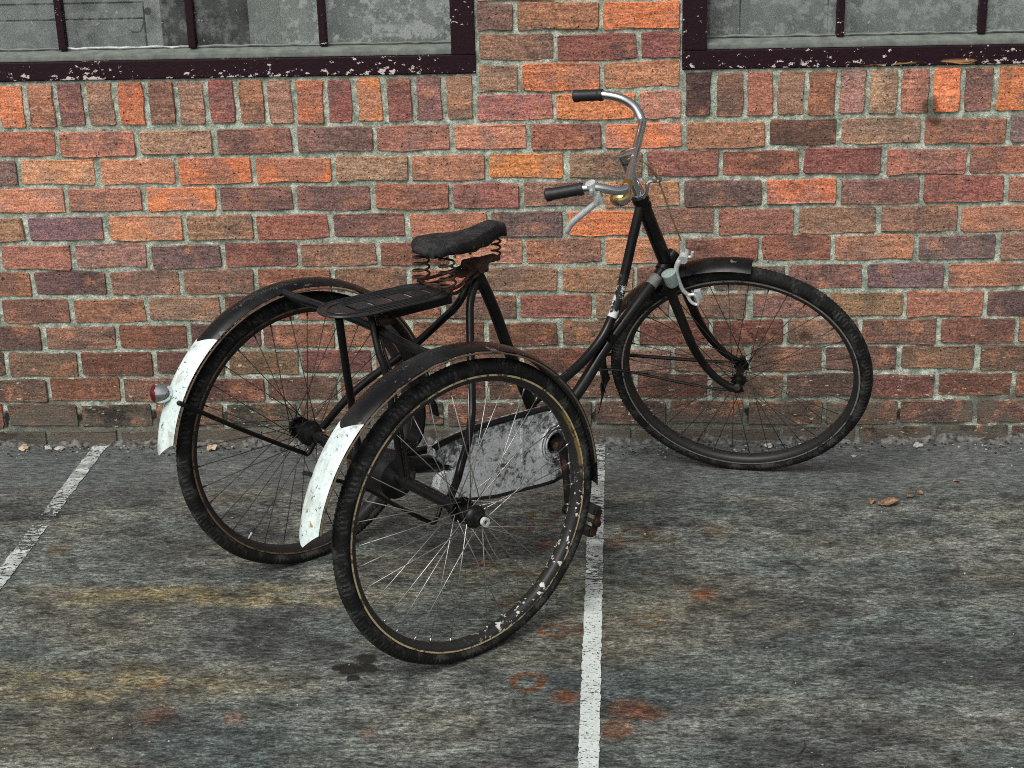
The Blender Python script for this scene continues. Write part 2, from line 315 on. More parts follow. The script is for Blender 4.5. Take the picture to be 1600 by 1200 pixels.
M = dict(brick=m_brick(), mortar=m_mortar(), concrete=m_concrete(), line=m_line(),
    black=m_paint('worn_black_enamel', srgb(10, 10, 11), srgb(70, 58, 50), .28, .66, .06),
    mud=m_paint('scuffed_black_mudguard', srgb(11, 11, 12), srgb(104, 100, 94), .26, .61, .16),
    loopwhite=m_paint('flaked_tube_paint', srgb(22, 22, 23), srgb(216, 218, 216), .4, .50, .1),
    tape=m_plain('faded_grey_tape', srgb(120, 120, 118), .6),
    tail=m_white_tail(), chain=m_chaincase(), rust=m_rust(), rubber=m_rubber(),
    chrome=m_metal('pitted_chrome', (.62, .64, .65, 1), .12, srgb(92, 70, 52), .68),
    alloy=m_plain('dull_alloy', srgb(206, 212, 210), .38, 60, .85, 1.1, .35),
    steel=m_metal('steel_spoke', (.50, .49, .46, 1), .38, srgb(96, 80, 62), .6),
    darksteel=m_plain('dark_spoke', srgb(66, 60, 56), .45),
    brass=m_metal('brass', (.62, .44, .16, 1), .25, srgb(70, 48, 26), .6),
    leather=m_leather(),
    grip=m_plain('black_grip_rubber', srgb(28, 28, 30), .5),
    rim=m_rim('blackened_rim', False), rim_near=m_rim('blackened_rim_with_white_flakes', True),
    lip_near=m_paint('cream_rim_line', srgb(186, 166, 126), srgb(60, 44, 34), .5, .51, .2),
    lip=m_paint('brown_rim_line', srgb(112, 84, 62), srgb(36, 32, 30), .5, .5, .2),
    plate=m_paint('slate_black_plate', srgb(28, 30, 32), srgb(92, 94, 94), .36, .68, .25),
    oldblack=m_paint('greasy_black_steel', srgb(20, 18, 17), srgb(78, 52, 36), .45, .54, .15),
    bead=m_paint('worn_edge_bead', srgb(96, 80, 66), srgb(36, 32, 30), .5, .56, .3),
    groove=m_plain('tread_groove_rubber', srgb(12, 12, 12), .8),
    lip_front=m_paint('grey_rim_line', srgb(122, 120, 114), srgb(36, 34, 32), .45, .55, .2), lens=None, maroon=m_window_paint(), sill=m_plain('weathered_grey_timber', srgb(112, 118, 112), .75, 30, .75, 1.25),
    glass=m_glass(), dynamo=m_paint('pale_green_can_paint', srgb(150, 170, 160), srgb(84, 92, 86), .5, .62, .2),
    ivory=m_plain('ivory_nut', srgb(176, 180, 176), .5), board=m_plain('grey_cabinet', srgb(150, 156, 154), .6, 20, .85, 1.15),
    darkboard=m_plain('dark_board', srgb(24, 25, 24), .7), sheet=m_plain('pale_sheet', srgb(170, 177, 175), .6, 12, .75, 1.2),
    cable=m_plain('brown_cable', srgb(112, 92, 60), .6), leaf=m_plain('dry_leaf', srgb(134, 106, 84), .75, 120, .35, 1.5),
    stone=m_plain('pale_stone', srgb(186, 168, 138), .8), chalk=m_plain('white_chip', srgb(182, 180, 172), .8, 200, .6, 1.3), twig=m_plain('dark_twig', srgb(56, 52, 46), .8))
t = NT('red_lamp_lens'); t.put(t.b, 'Roughness', .12); t.put(t.b, 'Base Color', (.085, .005, .006, 1)); M['lens'] = t.m

# ------------------------------------------------------------------ mesh helpers
def link(name, verts, faces, mats, parent=None, mi=None, smooth=True, kind=None):
    me = bpy.data.meshes.new(name); me.from_pydata([tuple(map(float, v)) for v in verts], [], faces)
    for m in (mats if isinstance(mats, (list, tuple)) else [mats]): me.materials.append(m)
    if mi: me.polygons.foreach_set('material_index', mi)
    me.polygons.foreach_set('use_smooth', [smooth] * len(me.polygons)); me.update()
    if smooth and len(me.polygons) < 6000: me.set_sharp_from_angle(angle=math.radians(42))
    o = bpy.data.objects.new(name, me); C.objects.link(o)
    if parent: o.parent = parent
    if kind: o['kind'] = kind
    return o

class MB:                                                      # gathers shapes into one mesh
    def __init__(self): self.v = []; self.f = []; self.m = []
    def add(self, v, f, m=0):
        n = len(self.v); self.v += [tuple(x) for x in v]; self.f += [tuple(i + n for i in q) for q in f]; self.m += [m] * len(f); return self
    def tube(self, path, r, seg=12, m=0, cap=True):
        v, f = tube(path, r, seg, cap); return self.add(v, f, m)
    def box(self, c, s, R=None, m=0, bev=0.0):
        v, f = box(c, s, R, bev); return self.add(v, f, m)
    def ob(self, name, mats, parent=None, smooth=True, kind=None):
        return link(name, self.v, self.f, mats, parent, self.m, smooth, kind)

def smooth_path(pts, n=6):
    P = [np.array(p, float) for p in pts]
    if len(P) < 3: return P
    E = [2 * P[0] - P[1]] + P + [2 * P[-1] - P[-2]]; out = []
    for i in range(1, len(E) - 2):
        for k in range(n):
            t = k / n; a, b, c, d = E[i - 1:i + 3]
            out.append(.5 * ((2 * b) + (c - a) * t + (2 * a - 5 * b + 4 * c - d) * t * t + (3 * b - a - 3 * c + d) * t ** 3))
    return out + [P[-1]]

def tube(path, r, seg=12, cap=True):
    P = [np.array(p, float) for p in path]; n = len(P)
    rr = list(r) if hasattr(r, '__len__') else [r] * n
    if len(rr) != n: rr = list(np.interp(np.linspace(0, 1, n), np.linspace(0, 1, len(rr)), rr))
    T = [P[min(i + 1, n - 1)] - P[max(i - 1, 0)] for i in range(n)]; T = [x / (np.linalg.norm(x) + 1e-12) for x in T]
    ref = np.array([0, 0, 1.0]) if abs(T[0][2]) < .9 else np.array([1.0, 0, 0])
    u = np.cross(T[0], ref); u /= np.linalg.norm(u); v = []; f = []
    for i in range(n):
        u = u - T[i] * (u @ T[i]); u /= np.linalg.norm(u) + 1e-12; w = np.cross(T[i], u)
        for k in range(seg):
            a = 2 * math.pi * k / seg; v.append(P[i] + rr[i] * (math.cos(a) * u + math.sin(a) * w))
    for i in range(n - 1):
        for k in range(seg):
            k2 = (k + 1) % seg; f.append((i * seg + k, i * seg + k2, (i + 1) * seg + k2, (i + 1) * seg + k))
    if cap: f += [tuple(range(seg))[::-1], tuple(range((n - 1) * seg, n * seg))]
    return v, f

def box(c, s, R=None, bev=0.0):
    bm = bmesh.new(); bmesh.ops.create_cube(bm, size=1.0)
    for q in bm.verts: q.co = Vector((q.co.x * s[0], q.co.y * s[1], q.co.z * s[2]))
    if bev: bmesh.ops.bevel(bm, geom=bm.edges[:], offset=bev, segments=2, affect='EDGES', profile=.7)
    R = np.array(R) if R is not None else np.eye(3)
    bm.verts.index_update()
    v = [np.array(c) + R @ np.array(q.co) for q in bm.verts]; f = [tuple(x.index for x in fc.verts) for fc in bm.faces]; bm.free()
    return v, f

def lathe(prof, seg=48, axis='y', closed=False):               # prof: (along axis, radius)
    v = []; f = []; n = len(prof)
    for i in range(seg):
        a = 2 * math.pi * i / seg
        for (y, r) in prof:
            p = (r * math.cos(a), y, r * math.sin(a))
            v.append(p if axis == 'y' else (p[0], p[2], p[1]))
    for i in range(seg):
        j = (i + 1) % seg
        for k in range(n if closed else n - 1):
            k2 = (k + 1) % n; f.append((i * n + k, i * n + k2, j * n + k2, j * n + k))
    return v, f

def frame_from(axis):                                          # rotation whose Z column is axis
    z = np.array(axis, float); z /= np.linalg.norm(z); x = np.cross(z, [0, 0, 1.0])
    if np.linalg.norm(x) < 1e-3: x = np.array([1.0, 0, 0])
    x /= np.linalg.norm(x); return np.stack([x, np.cross(z, x), z], 1)

def place(v, R, c): return [np.array(c) + np.array(R) @ np.array(p) for p in v]

def tag(o, label, cat, group=None, kind=None):
    o['label'] = label; o['category'] = cat
    if group: o['group'] = group
    if kind: o['kind'] = kind
    return o

def empty(name, loc=(0, 0, 0), rz=0.0):
    o = bpy.data.objects.new(name, None); C.objects.link(o); o.location = loc; o.rotation_euler = (0, 0, rz); o.empty_display_size = .1; return o

# ------------------------------------------------------------------ ground and painted lines
g = MB(); g.add([(-40, -45, 0), (40, -45, 0), (40, .25, 0), (-40, .25, 0)], [(0, 1, 2, 3)])
ground = g.ob('ground', M['concrete'], smooth=False); ground['kind'] = 'structure'
for x0, x1, y1 in ((-1.360, -1.317, -.012), (.1385, .181, -.018)):
    vs = []; fs = []; N = 420; edge = random.random() * 50
    for i in range(N + 1):
        y = y1 - 7 * (i / N) ** 1.5
        a = .0035 * mnoise.noise((edge, y * 70, 0)) + .003 * mnoise.noise((edge, y * 14, 0)); b = .0035 * mnoise.noise((edge + 9, y * 70, 0)) + .003 * mnoise.noise((edge + 9, y * 14, 0))
        vs += [(x0 + a, y, .0025), (x1 + b, y, .0025)]
    for i in range(N): fs.append((2 * i, 2 * i + 2, 2 * i + 3, 2 * i + 1))
    ln = link('painted_line', vs, fs, M['line'], smooth=False); ln['kind'] = 'structure'

# ------------------------------------------------------------------ the brick wall
wall_mb = MB()
def mortar_grid(x0, x1, z0, z1, step=.012):
    nx, nz = max(2, int((x1 - x0) / step)), max(2, int((z1 - z0) / step)); v = []; f = []
    for j in range(nz + 1):
        for i in range(nx + 1):
            x = x0 + (x1 - x0) * i / nx; z = z0 + (z1 - z0) * j / nz
            q = .0035 * mnoise.noise((x * 45, z * 45, 3.1)) + .0025 * mnoise.noise((x * 140, z * 140, 9.0))
            v.append((x, .0052 + q, z))
    for j in range(nz):
        for i in range(nx):
            a = j * (nx + 1) + i; f.append((a, a + 1, a + nx + 2, a + nx + 1))
    wall_mb.add(v, f)
def slab(x0, x1, z0, z1):                                     # the body behind the pointed face
    v, f = box(((x0 + x1) / 2, .19, (z0 + z1) / 2), (x1 - x0, .32, z1 - z0)); wall_mb.add(v, f)
ZB, ZT, XL, XR = 1.0945, 1.75, -3.6, 3.6
mortar_grid(-1.75, 1.6, -.02, ZB); mortar_grid(XL, -1.75, -.02, ZB, .05); mortar_grid(1.6, XR, -.02, ZB, .05)
mortar_grid(-.1643, .3987, ZB, ZT)
slab(XL, XR, -.05, ZB); slab(-.1643, .3987, ZB, ZT)
wall = wall_mb.ob('brick_wall', M['mortar'], smooth=True)
tag(wall, 'weathered red brick wall with thick pale mortar joints and two windows', 'wall')

PAL = dict(O=(224, 140, 96), L=(212, 148, 114), S=(182, 124, 104), T=(172, 133, 112), M=(152, 114, 102), R=(158, 106, 92), P=(134, 107, 102), B=(166, 120, 94), D=(106, 80, 70), G=(102, 94, 85))
def brick_mesh(k, rnd):
    o = []; cx, cz = .018, .075
    base = [(-.5 + cx, -.5), (-.17, -.5), (.17, -.5), (.5 - cx, -.5), (.5, -.5 + cz), (.5, .5 - cz), (.5 - cx, .5), (.17, .5), (-.17, .5), (-.5 + cx, .5), (-.5, .5 - cz), (-.5, -.5 + cz)]
    base = [(x + rnd.uniform(-.012, .012), z + rnd.uniform(-.05, .04)) for x, z in base]
    v = [(x * .984 + rnd.uniform(-.006, .006), rnd.uniform(-.0012, .001), z * .95 + rnd.uniform(-.015, .015)) for x, z in base] + [(x, .004, z) for x, z in base] + [(x * 1.01, .03, z * 1.02) for x, z in base]
    n = 12; f = [tuple(range(n))]
    for a in (0, n):
        for i in range(n): j = (i + 1) % n; f.append((a + i, a + n + i, a + n + j, a + j))
    me = bpy.data.meshes.new('brick'); me.from_pydata(v, [], f); me.materials.append(M['brick']); me.update(); return me
rb = random.Random(5)
BM = [brick_mesh(k, rb) for k in range(14)]
far_bricks = MB()
def brick(x0, x1, z, h, letter, up=False, joint=.0138, soil=0.0):
    x0 += joint / 2 + rb.uniform(-.002, .002); x1 -= joint / 2 + rb.uniform(-.002, .002)
    w = x1 - x0; zc = z + rb.uniform(-.003, .003); cx = (x0 + x1) / 2
    me = rb.choice(BM); y = rb.uniform(-.0025, .002); ry = rb.uniform(-.009, .009)
    if up: sx, sz, rot = h, w, math.pi / 2 + ry
    else: sx, sz, rot = w, h + rb.uniform(-.003, .003), ry
    c = np.array(PAL[letter], float) * np.array([rb.uniform(.92, 1.08)] * 3) * np.array([1, rb.uniform(.96, 1.05), rb.uniform(.95, 1.06)])
    c = c * (1 - .22 * soil) * (1 - .25 * soil) + np.array([96, 88, 76]) * .25 * soil * .9      # ingrained dirt of the splash courses
    if cx < -1.72 or cx > 1.55:
        vv = [((p.co.x * sx * math.cos(rot) + p.co.z * sz * math.sin(rot)) + cx, p.co.y + y, (-p.co.x * sx * math.sin(rot) + p.co.z * sz * math.cos(rot)) + zc) for p in me.vertices]
        far_bricks.add(vv, [tuple(p.vertices) for p in me.polygons]); return
    o = bpy.data.objects.new('brick', me); C.objects.link(o); o.parent = wall
    o.location = (cx, y, zc); o.scale = (sx, 1, sz); o.rotation_euler = (0, rot, 0); o.color = srgb(*np.clip(c, 0, 255))
ROWS = {1: ([-1.359, -1.129, -.907, -.682, -.456, -.237, -.024, .184, .404, .634, .83, 1.058, 1.289], 'SSTMMSLROBDTRP'),
 2: ([-1.479, -1.253, -1.026, -.803, -.578, -.361, -.144, .081, .295, .508, .73, .956, 1.184], 'PLLOOTSOTRRRSS'),
 3: ([-1.352, -1.125, -.914, -.694, -.47, -.25, -.05, .176, .402, .63, .835, 1.061, 1.294], 'LSOMMSSMLPOMRS'),
 4: ([-1.481, -1.246, -1.017, -.816, -.595, -.373, -.143, .073, .286, .498, .721, .948, 1.172], 'TPLTSMSPOMRMML'),
 5: ([-1.352, -1.13, -.916, -.693, -.465, -.254, -.043, .179, .404, .623, .829, 1.059, 1.285], 'STPRMRLSLSRLPT'),
 6: ([-1.482, -1.26, -1.043, -.825, -.598, -.379, -.162, .056, .271, .486, .701, .922, 1.149], 'SPTTSTSTTMPMPL'),
 7: ([-1.378, -1.153, -.931, -.715, -.498, -.281, -.065, .152, .374, .597, .819, 1.036, 1.262], 'MSTRSSMSTTTTLP'),
 8: ([-1.474, -1.253, -1.039, -.82, -.6, -.381, -.161, .053, .273, .487, .7, .913, 1.136], 'MTSMSSSRTRRTTS'),
 9: ([-1.595, -1.375, -1.149, -.931, -.713, -.495, -.277, -.059, .159, .377, .595, .813, 1.028, 1.252], 'PTRRTRTMRTTTMTM'),
 10: ([-1.479, -1.257, -1.039, -.821, -.603, -.385, -.167, .051, .269, .487, .705, .923, 1.141], 'MSTRMTRMTRTMRR'),
 11: ([-1.619, -1.395, -1.169, -.95, -.73, -.51, -.29, -.07, .148, .366, .592, .819, 1.037, 1.254], 'GMGTGTGMGMTTTTR'),
 12: ([-1.50, -1.28, -1.06, -.84, -.62, -.40, -.18, .04, .26, .48, .70, .92, 1.14], 'GGGGGGGGGGGGGGG')}
for r, (js, cs) in ROWS.items():
    z = .9175 - (r - 1) * .08236
    J = list(js); Cc = list(cs[:len(js) + 1])
    while J[0] > XL + .2: J.insert(0, J[0] - rb.uniform(.215, .224)); Cc.insert(0, rb.choice('STMRLP'))
    while J[-1] < XR - .2: J.append(J[-1] + rb.uniform(.215, .224)); Cc.append(rb.choice('STMRLP'))
    for k in range(len(J) - 1): brick(J[k], J[k + 1], z, .071, Cc[k + 1], soil={4: .1, 5: .2, 6: .35, 7: .5, 8: .7, 9: .85, 10: 1.0, 11: 1.15, 12: 1.3}.get(r, 0))
# soldier courses under the windows
JL = [-1.518, -1.434, -1.35, -1.263, -1.175, -1.09, -1.007, -.918, -.835, -.754, -.672, -.587, -.505, -.421, -.339, -.254, -.171]; CL = 'OSMTOMTRSTORORMT'
JR = [.402, .486, .571, .654, .739, .821, .905, .988, 1.076, 1.16, 1.246]; CR = 'DMSMRTTSOM'
while JL[0] > XL + .1: JL.insert(0, JL[0] - .0845); CL = rb.choice('OSMTR') + CL
while JR[-1] < XR - .1: JR.append(JR[-1] + .0845); CR += rb.choice('OSMTR')
for J, cs in ((JL, CL), (JR, CR)):
    for k in range(len(J) - 1): brick(J[k], J[k + 1], 1.0275, .118, cs[k], up=True)
# the pier between the windows
PIER = {0: ([-.171, .049, .278, .402], 'SOL'), -1: ([-.166, -.043, .18, .4], 'TOL'), -2: ([-.163, .055, .281, .4], 'MRR'), -3: ([-.162, -.053, .178, .4], 'MBO'),
        -4: ([-.162, .061, .285, .4], 'OSR'), -5: ([-.162, -.05, .178, .4], 'MSO'), -6: ([-.162, .06, .285, .4], 'RTM'), -7: ([-.162, -.05, .178, .4], 'SOR'), -8: ([-.162, .06, .285, .4], 'OSM')}
for r, (J, cs) in PIER.items():
    for k in range(3): brick(J[k], J[k + 1], .9175 - (r - 1) * .08236, .070, cs[k])
fo = far_bricks.ob('brick', M['brick'], wall, smooth=False, kind='stuff'); fo.color = srgb(160, 92, 74)

# crumbling cement fillet where the wall meets the floor
v = []; f = []; N = 330; K = 5
for i in range(N + 1):
    x = -1.9 + 3.7 * i / N
    top = .016 + .026 * mnoise.fractal((x * 9, 2.2, 0), 1.0, 2.0, 5) + .010 * mnoise.noise((x * 45, 0, 0)); top = max(.003, top)
    dep = .016 + .016 * mnoise.fractal((x * 11, 7.7, 0), 1.0, 2.0, 4); dep = max(.004, dep)
    for k in range(K + 1):
        a = k / K; yy = -dep * (1 - a) ** 1.4 + .004 * mnoise.noise((x * 60, a * 6, 1)); zz = top * a ** 1.1 + .004 * mnoise.noise((x * 60, a * 6, 4))
        v.append((x, yy + (.006 if k == K else 0), max(zz, -.002) if k else -.004))
for i in range(N):
    for k in range(K): a = i * (K + 1) + k; f.append((a, a + K + 1, a + K + 2, a + 1))
link('cement_fillet', v, f, m_plain('dirty_cement', srgb(92, 91, 88), .9, 60, .2, 1.8), wall)

# ------------------------------------------------------------------ windows (parts of the wall)
def window(x_in, x_out, sgn, bars, label):
    """x_in: the jamb beside the pier; the window runs away from the pier to x_out"""
    def bx(xa, xb, ya, yb, za, zb, bev=.003):
        return box(((xa + xb) / 2, (ya + yb) / 2, (za + zb) / 2), (abs(xb - xa), yb - ya, zb - za), None, bev)
    xj = x_in + sgn * .0655
    m = MB()
    m.add(*bx(x_in + sgn * .001, x_out, -.004, .055, 1.0975, 1.148)); m.add(*bx(x_in + sgn * .001, xj, -.0065, .055, 1.1485, ZT))
    win = m.ob('window', M['maroon'], wall, smooth=False); win['label'] = label
    s = MB(); v, ff = bx(xj + sgn * .0005, x_out, .004, .062, 1.1485, 1.174, .004)
    v = [(p[0], p[1], p[2] - (.010 if p[1] < .02 and p[2] > 1.16 else 0)) for p in v]; s.add(v, ff)
    s.ob('inner_sill', M['sill'], win, smooth=False)
    xs = sorted([xj] + [b for b in bars] + [x_out])
    for b in bars:
        q = MB(); q.add(*bx(b - .0105, b + .0105, .03, .060, 1.1745, ZT, .004)); q.ob('glazing_bar', M['maroon'], win, smooth=False)
    for a, b in zip(xs[:-1], xs[1:]):
        q = MB(); lo, hi = a + (.011 if a in bars else .001), b - (.011 if b in bars else .001)
        q.add(*box(((lo + hi) / 2, .05, (1.1745 + ZT) / 2), (hi - lo, .004, ZT - 1.1745))); q.ob('pane', M['glass'], win, smooth=False)
        pt = MB(); pts = [(lo + (hi - lo) * i / 14, .046 + .001 * rb.uniform(-1, 1), 1.1765 + .002 * rb.uniform(-1, 1)) for i in range(15)]
        pt.tube(pts, [rb.uniform(.002, .0045) for _ in pts], 6); pt.ob('putty', M['ivory'] if abs((lo + hi) / 2 + 1.13) < .1 else M['sill'], win)
    return win
lb = [-.588 - .3665 * k for k in range(8)]
wl = window(-.1643, -3.6, -1, lb, 'long maroon window on the left with one dark strip behind its panes')
rbars = [.826 + .378 * k for k in range(8)]
wr = window(.3987, 3.6, 1, rbars, 'maroon window on the right, its lower rail worn to bare wood')
# what stands behind the dusty panes: cabinet fronts, sheets and a loose wire
def back(name, xa, xb, za, zb, y, mat, win, d=.012):
    q = MB(); q.add(*box(((xa + xb) / 2, y, (za + zb) / 2), (xb - xa, d, zb - za), None, .002)); return q.ob(name, M[mat], win, smooth=False)
back('cabinet_panel', -3.5, -1.108, 1.02, 1.243, .125, 'board', wl); back('cabinet_panel', -3.5, -1.108, 1.248, 1.288, .13, 'board', wl); back('cabinet_panel', -3.5, -1.10, 1.293, ZT, .125, 'board', wl)
back('cabinet_side', -1.103, -1.058, 1.02, ZT, .125, 'sheet', wl); back('dark_panel', -1.055, -.985, 1.02, ZT, .135, 'darkboard', wl)
back('dark_panel', -.983, -.812, 1.02, ZT, .15, 'darkboard', wl); back('grey_panel', -.81, -.72, 1.02, ZT, .13, 'board', wl)
back('pale_sheet', -.718, -.165, 1.02, ZT, .12, 'sheet', wl)
w = MB(); w.tube(smooth_path([(-1.155, .10, 1.226), (-1.135, .098, 1.212), (-1.115, .098, 1.214), (-1.103, .10, 1.235), (-1.098, .10, 1.262), (-1.085, .10, 1.275)], 5), .0022, 6)
bv, bf = lathe([(-.004, .001), (-.004, .010), (.004, .010), (.004, .001)], 16); w.add(place(bv, np.eye(3), (-1.088, .10, 1.268)), bf); w.ob('loose_wire', M['twig'], wl)
back('dark_panel', .40, .475, 1.02, ZT, .14, 'darkboard', wr); back('grey_panel', .48, .56, 1.02, ZT, .13, 'board', wr); back('cabinet_panel', .563, .80, 1.02, 1.265, .125, 'board', wr)
back('cabinet_panel', .563, 1.23, 1.27, ZT, .128, 'board', wr); back('cabinet_panel', .803, 1.23, 1.02, 1.265, .122, 'board', wr); back('pale_sheet', 1.235, 3.5, 1.02, ZT, .13, 'sheet', wr)
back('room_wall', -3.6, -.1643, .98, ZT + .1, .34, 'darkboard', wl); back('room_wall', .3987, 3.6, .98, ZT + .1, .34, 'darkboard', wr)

# ------------------------------------------------------------------ the tricycle
PHI = .7310796; A0 = np.array([-.33505, -1.0237, 0]); HD = np.array([math.cos(PHI), math.sin(PHI), 0]); SD = np.array([-math.sin(PHI), math.cos(PHI), 0])
trike = empty('tricycle', tuple(A0), PHI)
tag(trike, 'old black adult tricycle with white tail fenders parked by the brick wall', 'tricycle')
# steering frame: hub of the front wheel, axes along the wheel, the axle and the head tube (world), turned into tricycle coordinates
hubW = np.array([.55012479, -.31558126, .33188461]); dW = np.array([.93108663, -.26352202, .25225747]); nW = np.array([.16701454, .92270373, .34745355]); aW = np.array([-.32432058, -.28137869, .90312911])
RT = np.stack([HD, SD, np.array([0, 0, 1.0])])                 # world -> tricycle
hubT = RT @ (hubW - A0); RS = RT @ np.stack([dW, nW, aW], 1)   # steering -> tricycle
S = lambda *p: hubT + RS @ np.array(p, float)
SP = lambda L: [S(*p) for p in L]
def part(mb, name, mats, parent=trike, smooth=True, label=None):
    o = mb.ob(name, mats, parent, smooth)
    if label: o['label'] = label
    return o
def tpart(name, path, r, mat, seg=14, parent=trike, n=6, label=None):
    return part(MB().tube(smooth_path(path, n), r, seg), name, M[mat], parent, True, label)

# ---- wheels
def tyre_mesh(mat_w, zfun, seed):
    N = 720; prof = []
    for k in range(15):
        a = math.radians(-128 + 256 * k / 14); prof.append((.0198 * math.sin(a), .3345 + .0195 * math.cos(a)))
    n = len(prof); v = []; f = []; rs = random.Random(seed)
    for i in range(N):
        a = 2 * math.pi * i / N; wob = .0012 * mnoise.noise((math.cos(a) * 3, math.sin(a) * 3, seed))
        for k, (y, r) in enumerate(prof):
            rr = r + wob
            if k in (3, 4, 10, 11) and i % 4 < 2: rr -= .0026
            if k in (5, 9) and (i + 2) % 4 < 2: rr -= .002
            if k in (6, 8): rr -= .0016
            p = np.array([rr * math.cos(a), y, rr * math.sin(a)]); h = zfun(p)          # height above the ground
            if h < .0015:
                d = .0015 - h; p = p + mat_w * d; p[1] += math.copysign(min(d * .75, .012), y) if abs(y) > .002 else 0
            v.append(p)
    mi = []
    for i in range(N):
        j = (i + 1) % N
        for k in range(n - 1):
            f.append((i * n + k, i * n + k + 1, j * n + k + 1, j * n + k))
            mi.append(1 if (k in (3, 4, 9, 10) and i % 4 in (0, 1)) or (k in (5, 8) and (i + 2) % 4 in (0,)) or k in (2, 11) and i % 4 == 0 else 0)
    return v, f, mi
RIMP = [(-.0165, .3225), (-.0175, .3215), (-.0175, .3175), (-.0165, .313), (-.0135, .3065), (-.007, .3035), (0, .3025), (.007, .3035), (.0135, .3065), (.0165, .313), (.0175, .3175), (.0175, .3215), (.0165, .3225), (.0135, .319), (.009, .311), (-.009, .311), (-.0135, .319)]
SP_N = 36
def spoke_mesh(kind, mat, hr, hy, bend=None):
    side = 1 if kind % 2 else -1; lead = 1 if kind < 2 else -1
    rim = np.array([.3035, side * .003, 0]); a = lead * math.radians(62); hubp = np.array([hr * math.cos(a), side * hy + (.003 if lead > 0 else -.003), hr * math.sin(a)])
    m = MB().tube([hubp, hubp + (rim - hubp) * .5, rim], .00115, 6); nip = (rim - hubp) / np.linalg.norm(rim - hubp)
    m.tube([rim - nip * .011, rim + nip * .002], .0022, 6)
    me = bpy.data.meshes.new('spoke'); me.from_pydata([tuple(map(float, q)) for q in m.v], [], m.f); me.materials.append(M[mat]); me.polygons.foreach_set('use_smooth', [True] * len(me.polygons)); me.update(); return me
def make_wheel(name, loc, R3, rim_m, lip_m, spoke_m, hub_r, hub_y, seed, label, phase, skip=()):
    v, f = lathe(RIMP, 120, closed=True); n = len(RIMP)
    mi = [1 if (q % n) in (1, 10) else 0 for q in range(len(f))]
    wh = link(name, v, f, [M[rim_m], M[lip_m]], trike, mi); wh['label'] = label
    mw = Matrix([list(R3[k]) + [loc[k]] for k in range(3)] + [[0, 0, 0, 1]]); wh.matrix_local = mw
    upl = np.array(R3).T @ np.array([0, 0, 1.0])
    tv, tf, ti = tyre_mesh(upl, lambda p: float((np.array(R3) @ p)[2] + loc[2]), seed)
    link('tyre', tv, tf, [M['rubber'], M['groove']], wh, ti)
    meshes = [spoke_mesh(k, spoke_m, hub_r, hub_y) for k in range(4)]
    for i in range(SP_N):
        if i in skip: continue
        o = bpy.data.objects.new('spoke', meshes[i % 4]); C.objects.link(o); o.parent = wh; o.rotation_euler = (0, phase + 2 * math.pi * i / SP_N, 0)
    return wh
I3 = np.eye(3)
near = make_wheel('rear_wheel', (0, -.34, .35), I3, 'rim_near', 'lip_near', 'steel', .024, .022, 3, 'near rear wheel with a cream rim line and flaking white paint', .05, skip=(9, 22))
left = make_wheel('rear_wheel', (0, .34, .35), I3, 'rim', 'lip', 'darksteel', .025, .022, 4, 'rear wheel on the wall side with thin dark spokes', .12)
front = make_wheel('front_wheel', tuple(hubT), RS, 'rim', 'lip_front', 'darksteel', .018, .03, 5, 'front wheel turned to the right and leaning', .02)
def hub(parent, prof, mats, mi=None, name='hub'):
    v, f = lathe(prof, 32); m = MB().add(v, f); return part(m, name, mats, parent)
hub(near, [(-.052, .0), (-.052, .013), (-.036, .014), (-.034, .020), (-.027, .026), (-.022, .027), (-.020, .018), (.02, .018), (.022, .031), (.028, .031), (.03, .020), (.05, .022), (.052, 0)], M['black'])
m = MB(); m.add(*lathe([(-.055, .0055), (-.064, .0055), (-.064, .0105), (-.055, .0105)], 20)); part(m, 'axle_nut', M['ivory'], near)
hub(left, [(.05, 0), (.05, .013), (.03, .014), (.026, .028), (.02, .028), (.018, .018), (-.02, .018), (-.022, .032), (-.03, .032), (-.034, .024), (-.05, .024), (-.064, 0)], M['black'])
hub(front, [(-.066, .0), (-.066, .005), (-.045, .005), (-.044, .011), (-.034, .012), (-.033, .021), (-.030, .021), (-.028, .011), (.028, .011), (.030, .021), (.033, .021), (.034, .012), (.044, .011), (.045, .005), (.066, .005), (.066, 0)], M['black'])
m = MB(); m.tube([(-.305 * math.cos(.93), 0, -.305 * math.sin(.93)), (-.285 * math.cos(.93), 0, -.285 * math.sin(.93))], .0035, 8); part(m, 'valve', M['ivory'], left)
m = MB(); m.tube([(-.285 * math.cos(.93), 0, -.285 * math.sin(.93)), (-.272 * math.cos(.93), 0, -.272 * math.sin(.93))], .0042, 8); part(m, 'valve_cap', M['grip'], left)
m = MB(); m.tube(smooth_path([(.02, -.02, -.03), (.035, -.03, -.08), (.055, -.035, -.12), (.09, -.03, -.155), (.13, -.015, -.17)], 4), .0014, 6); part(m, 'bent_spoke', M['steel'], near)

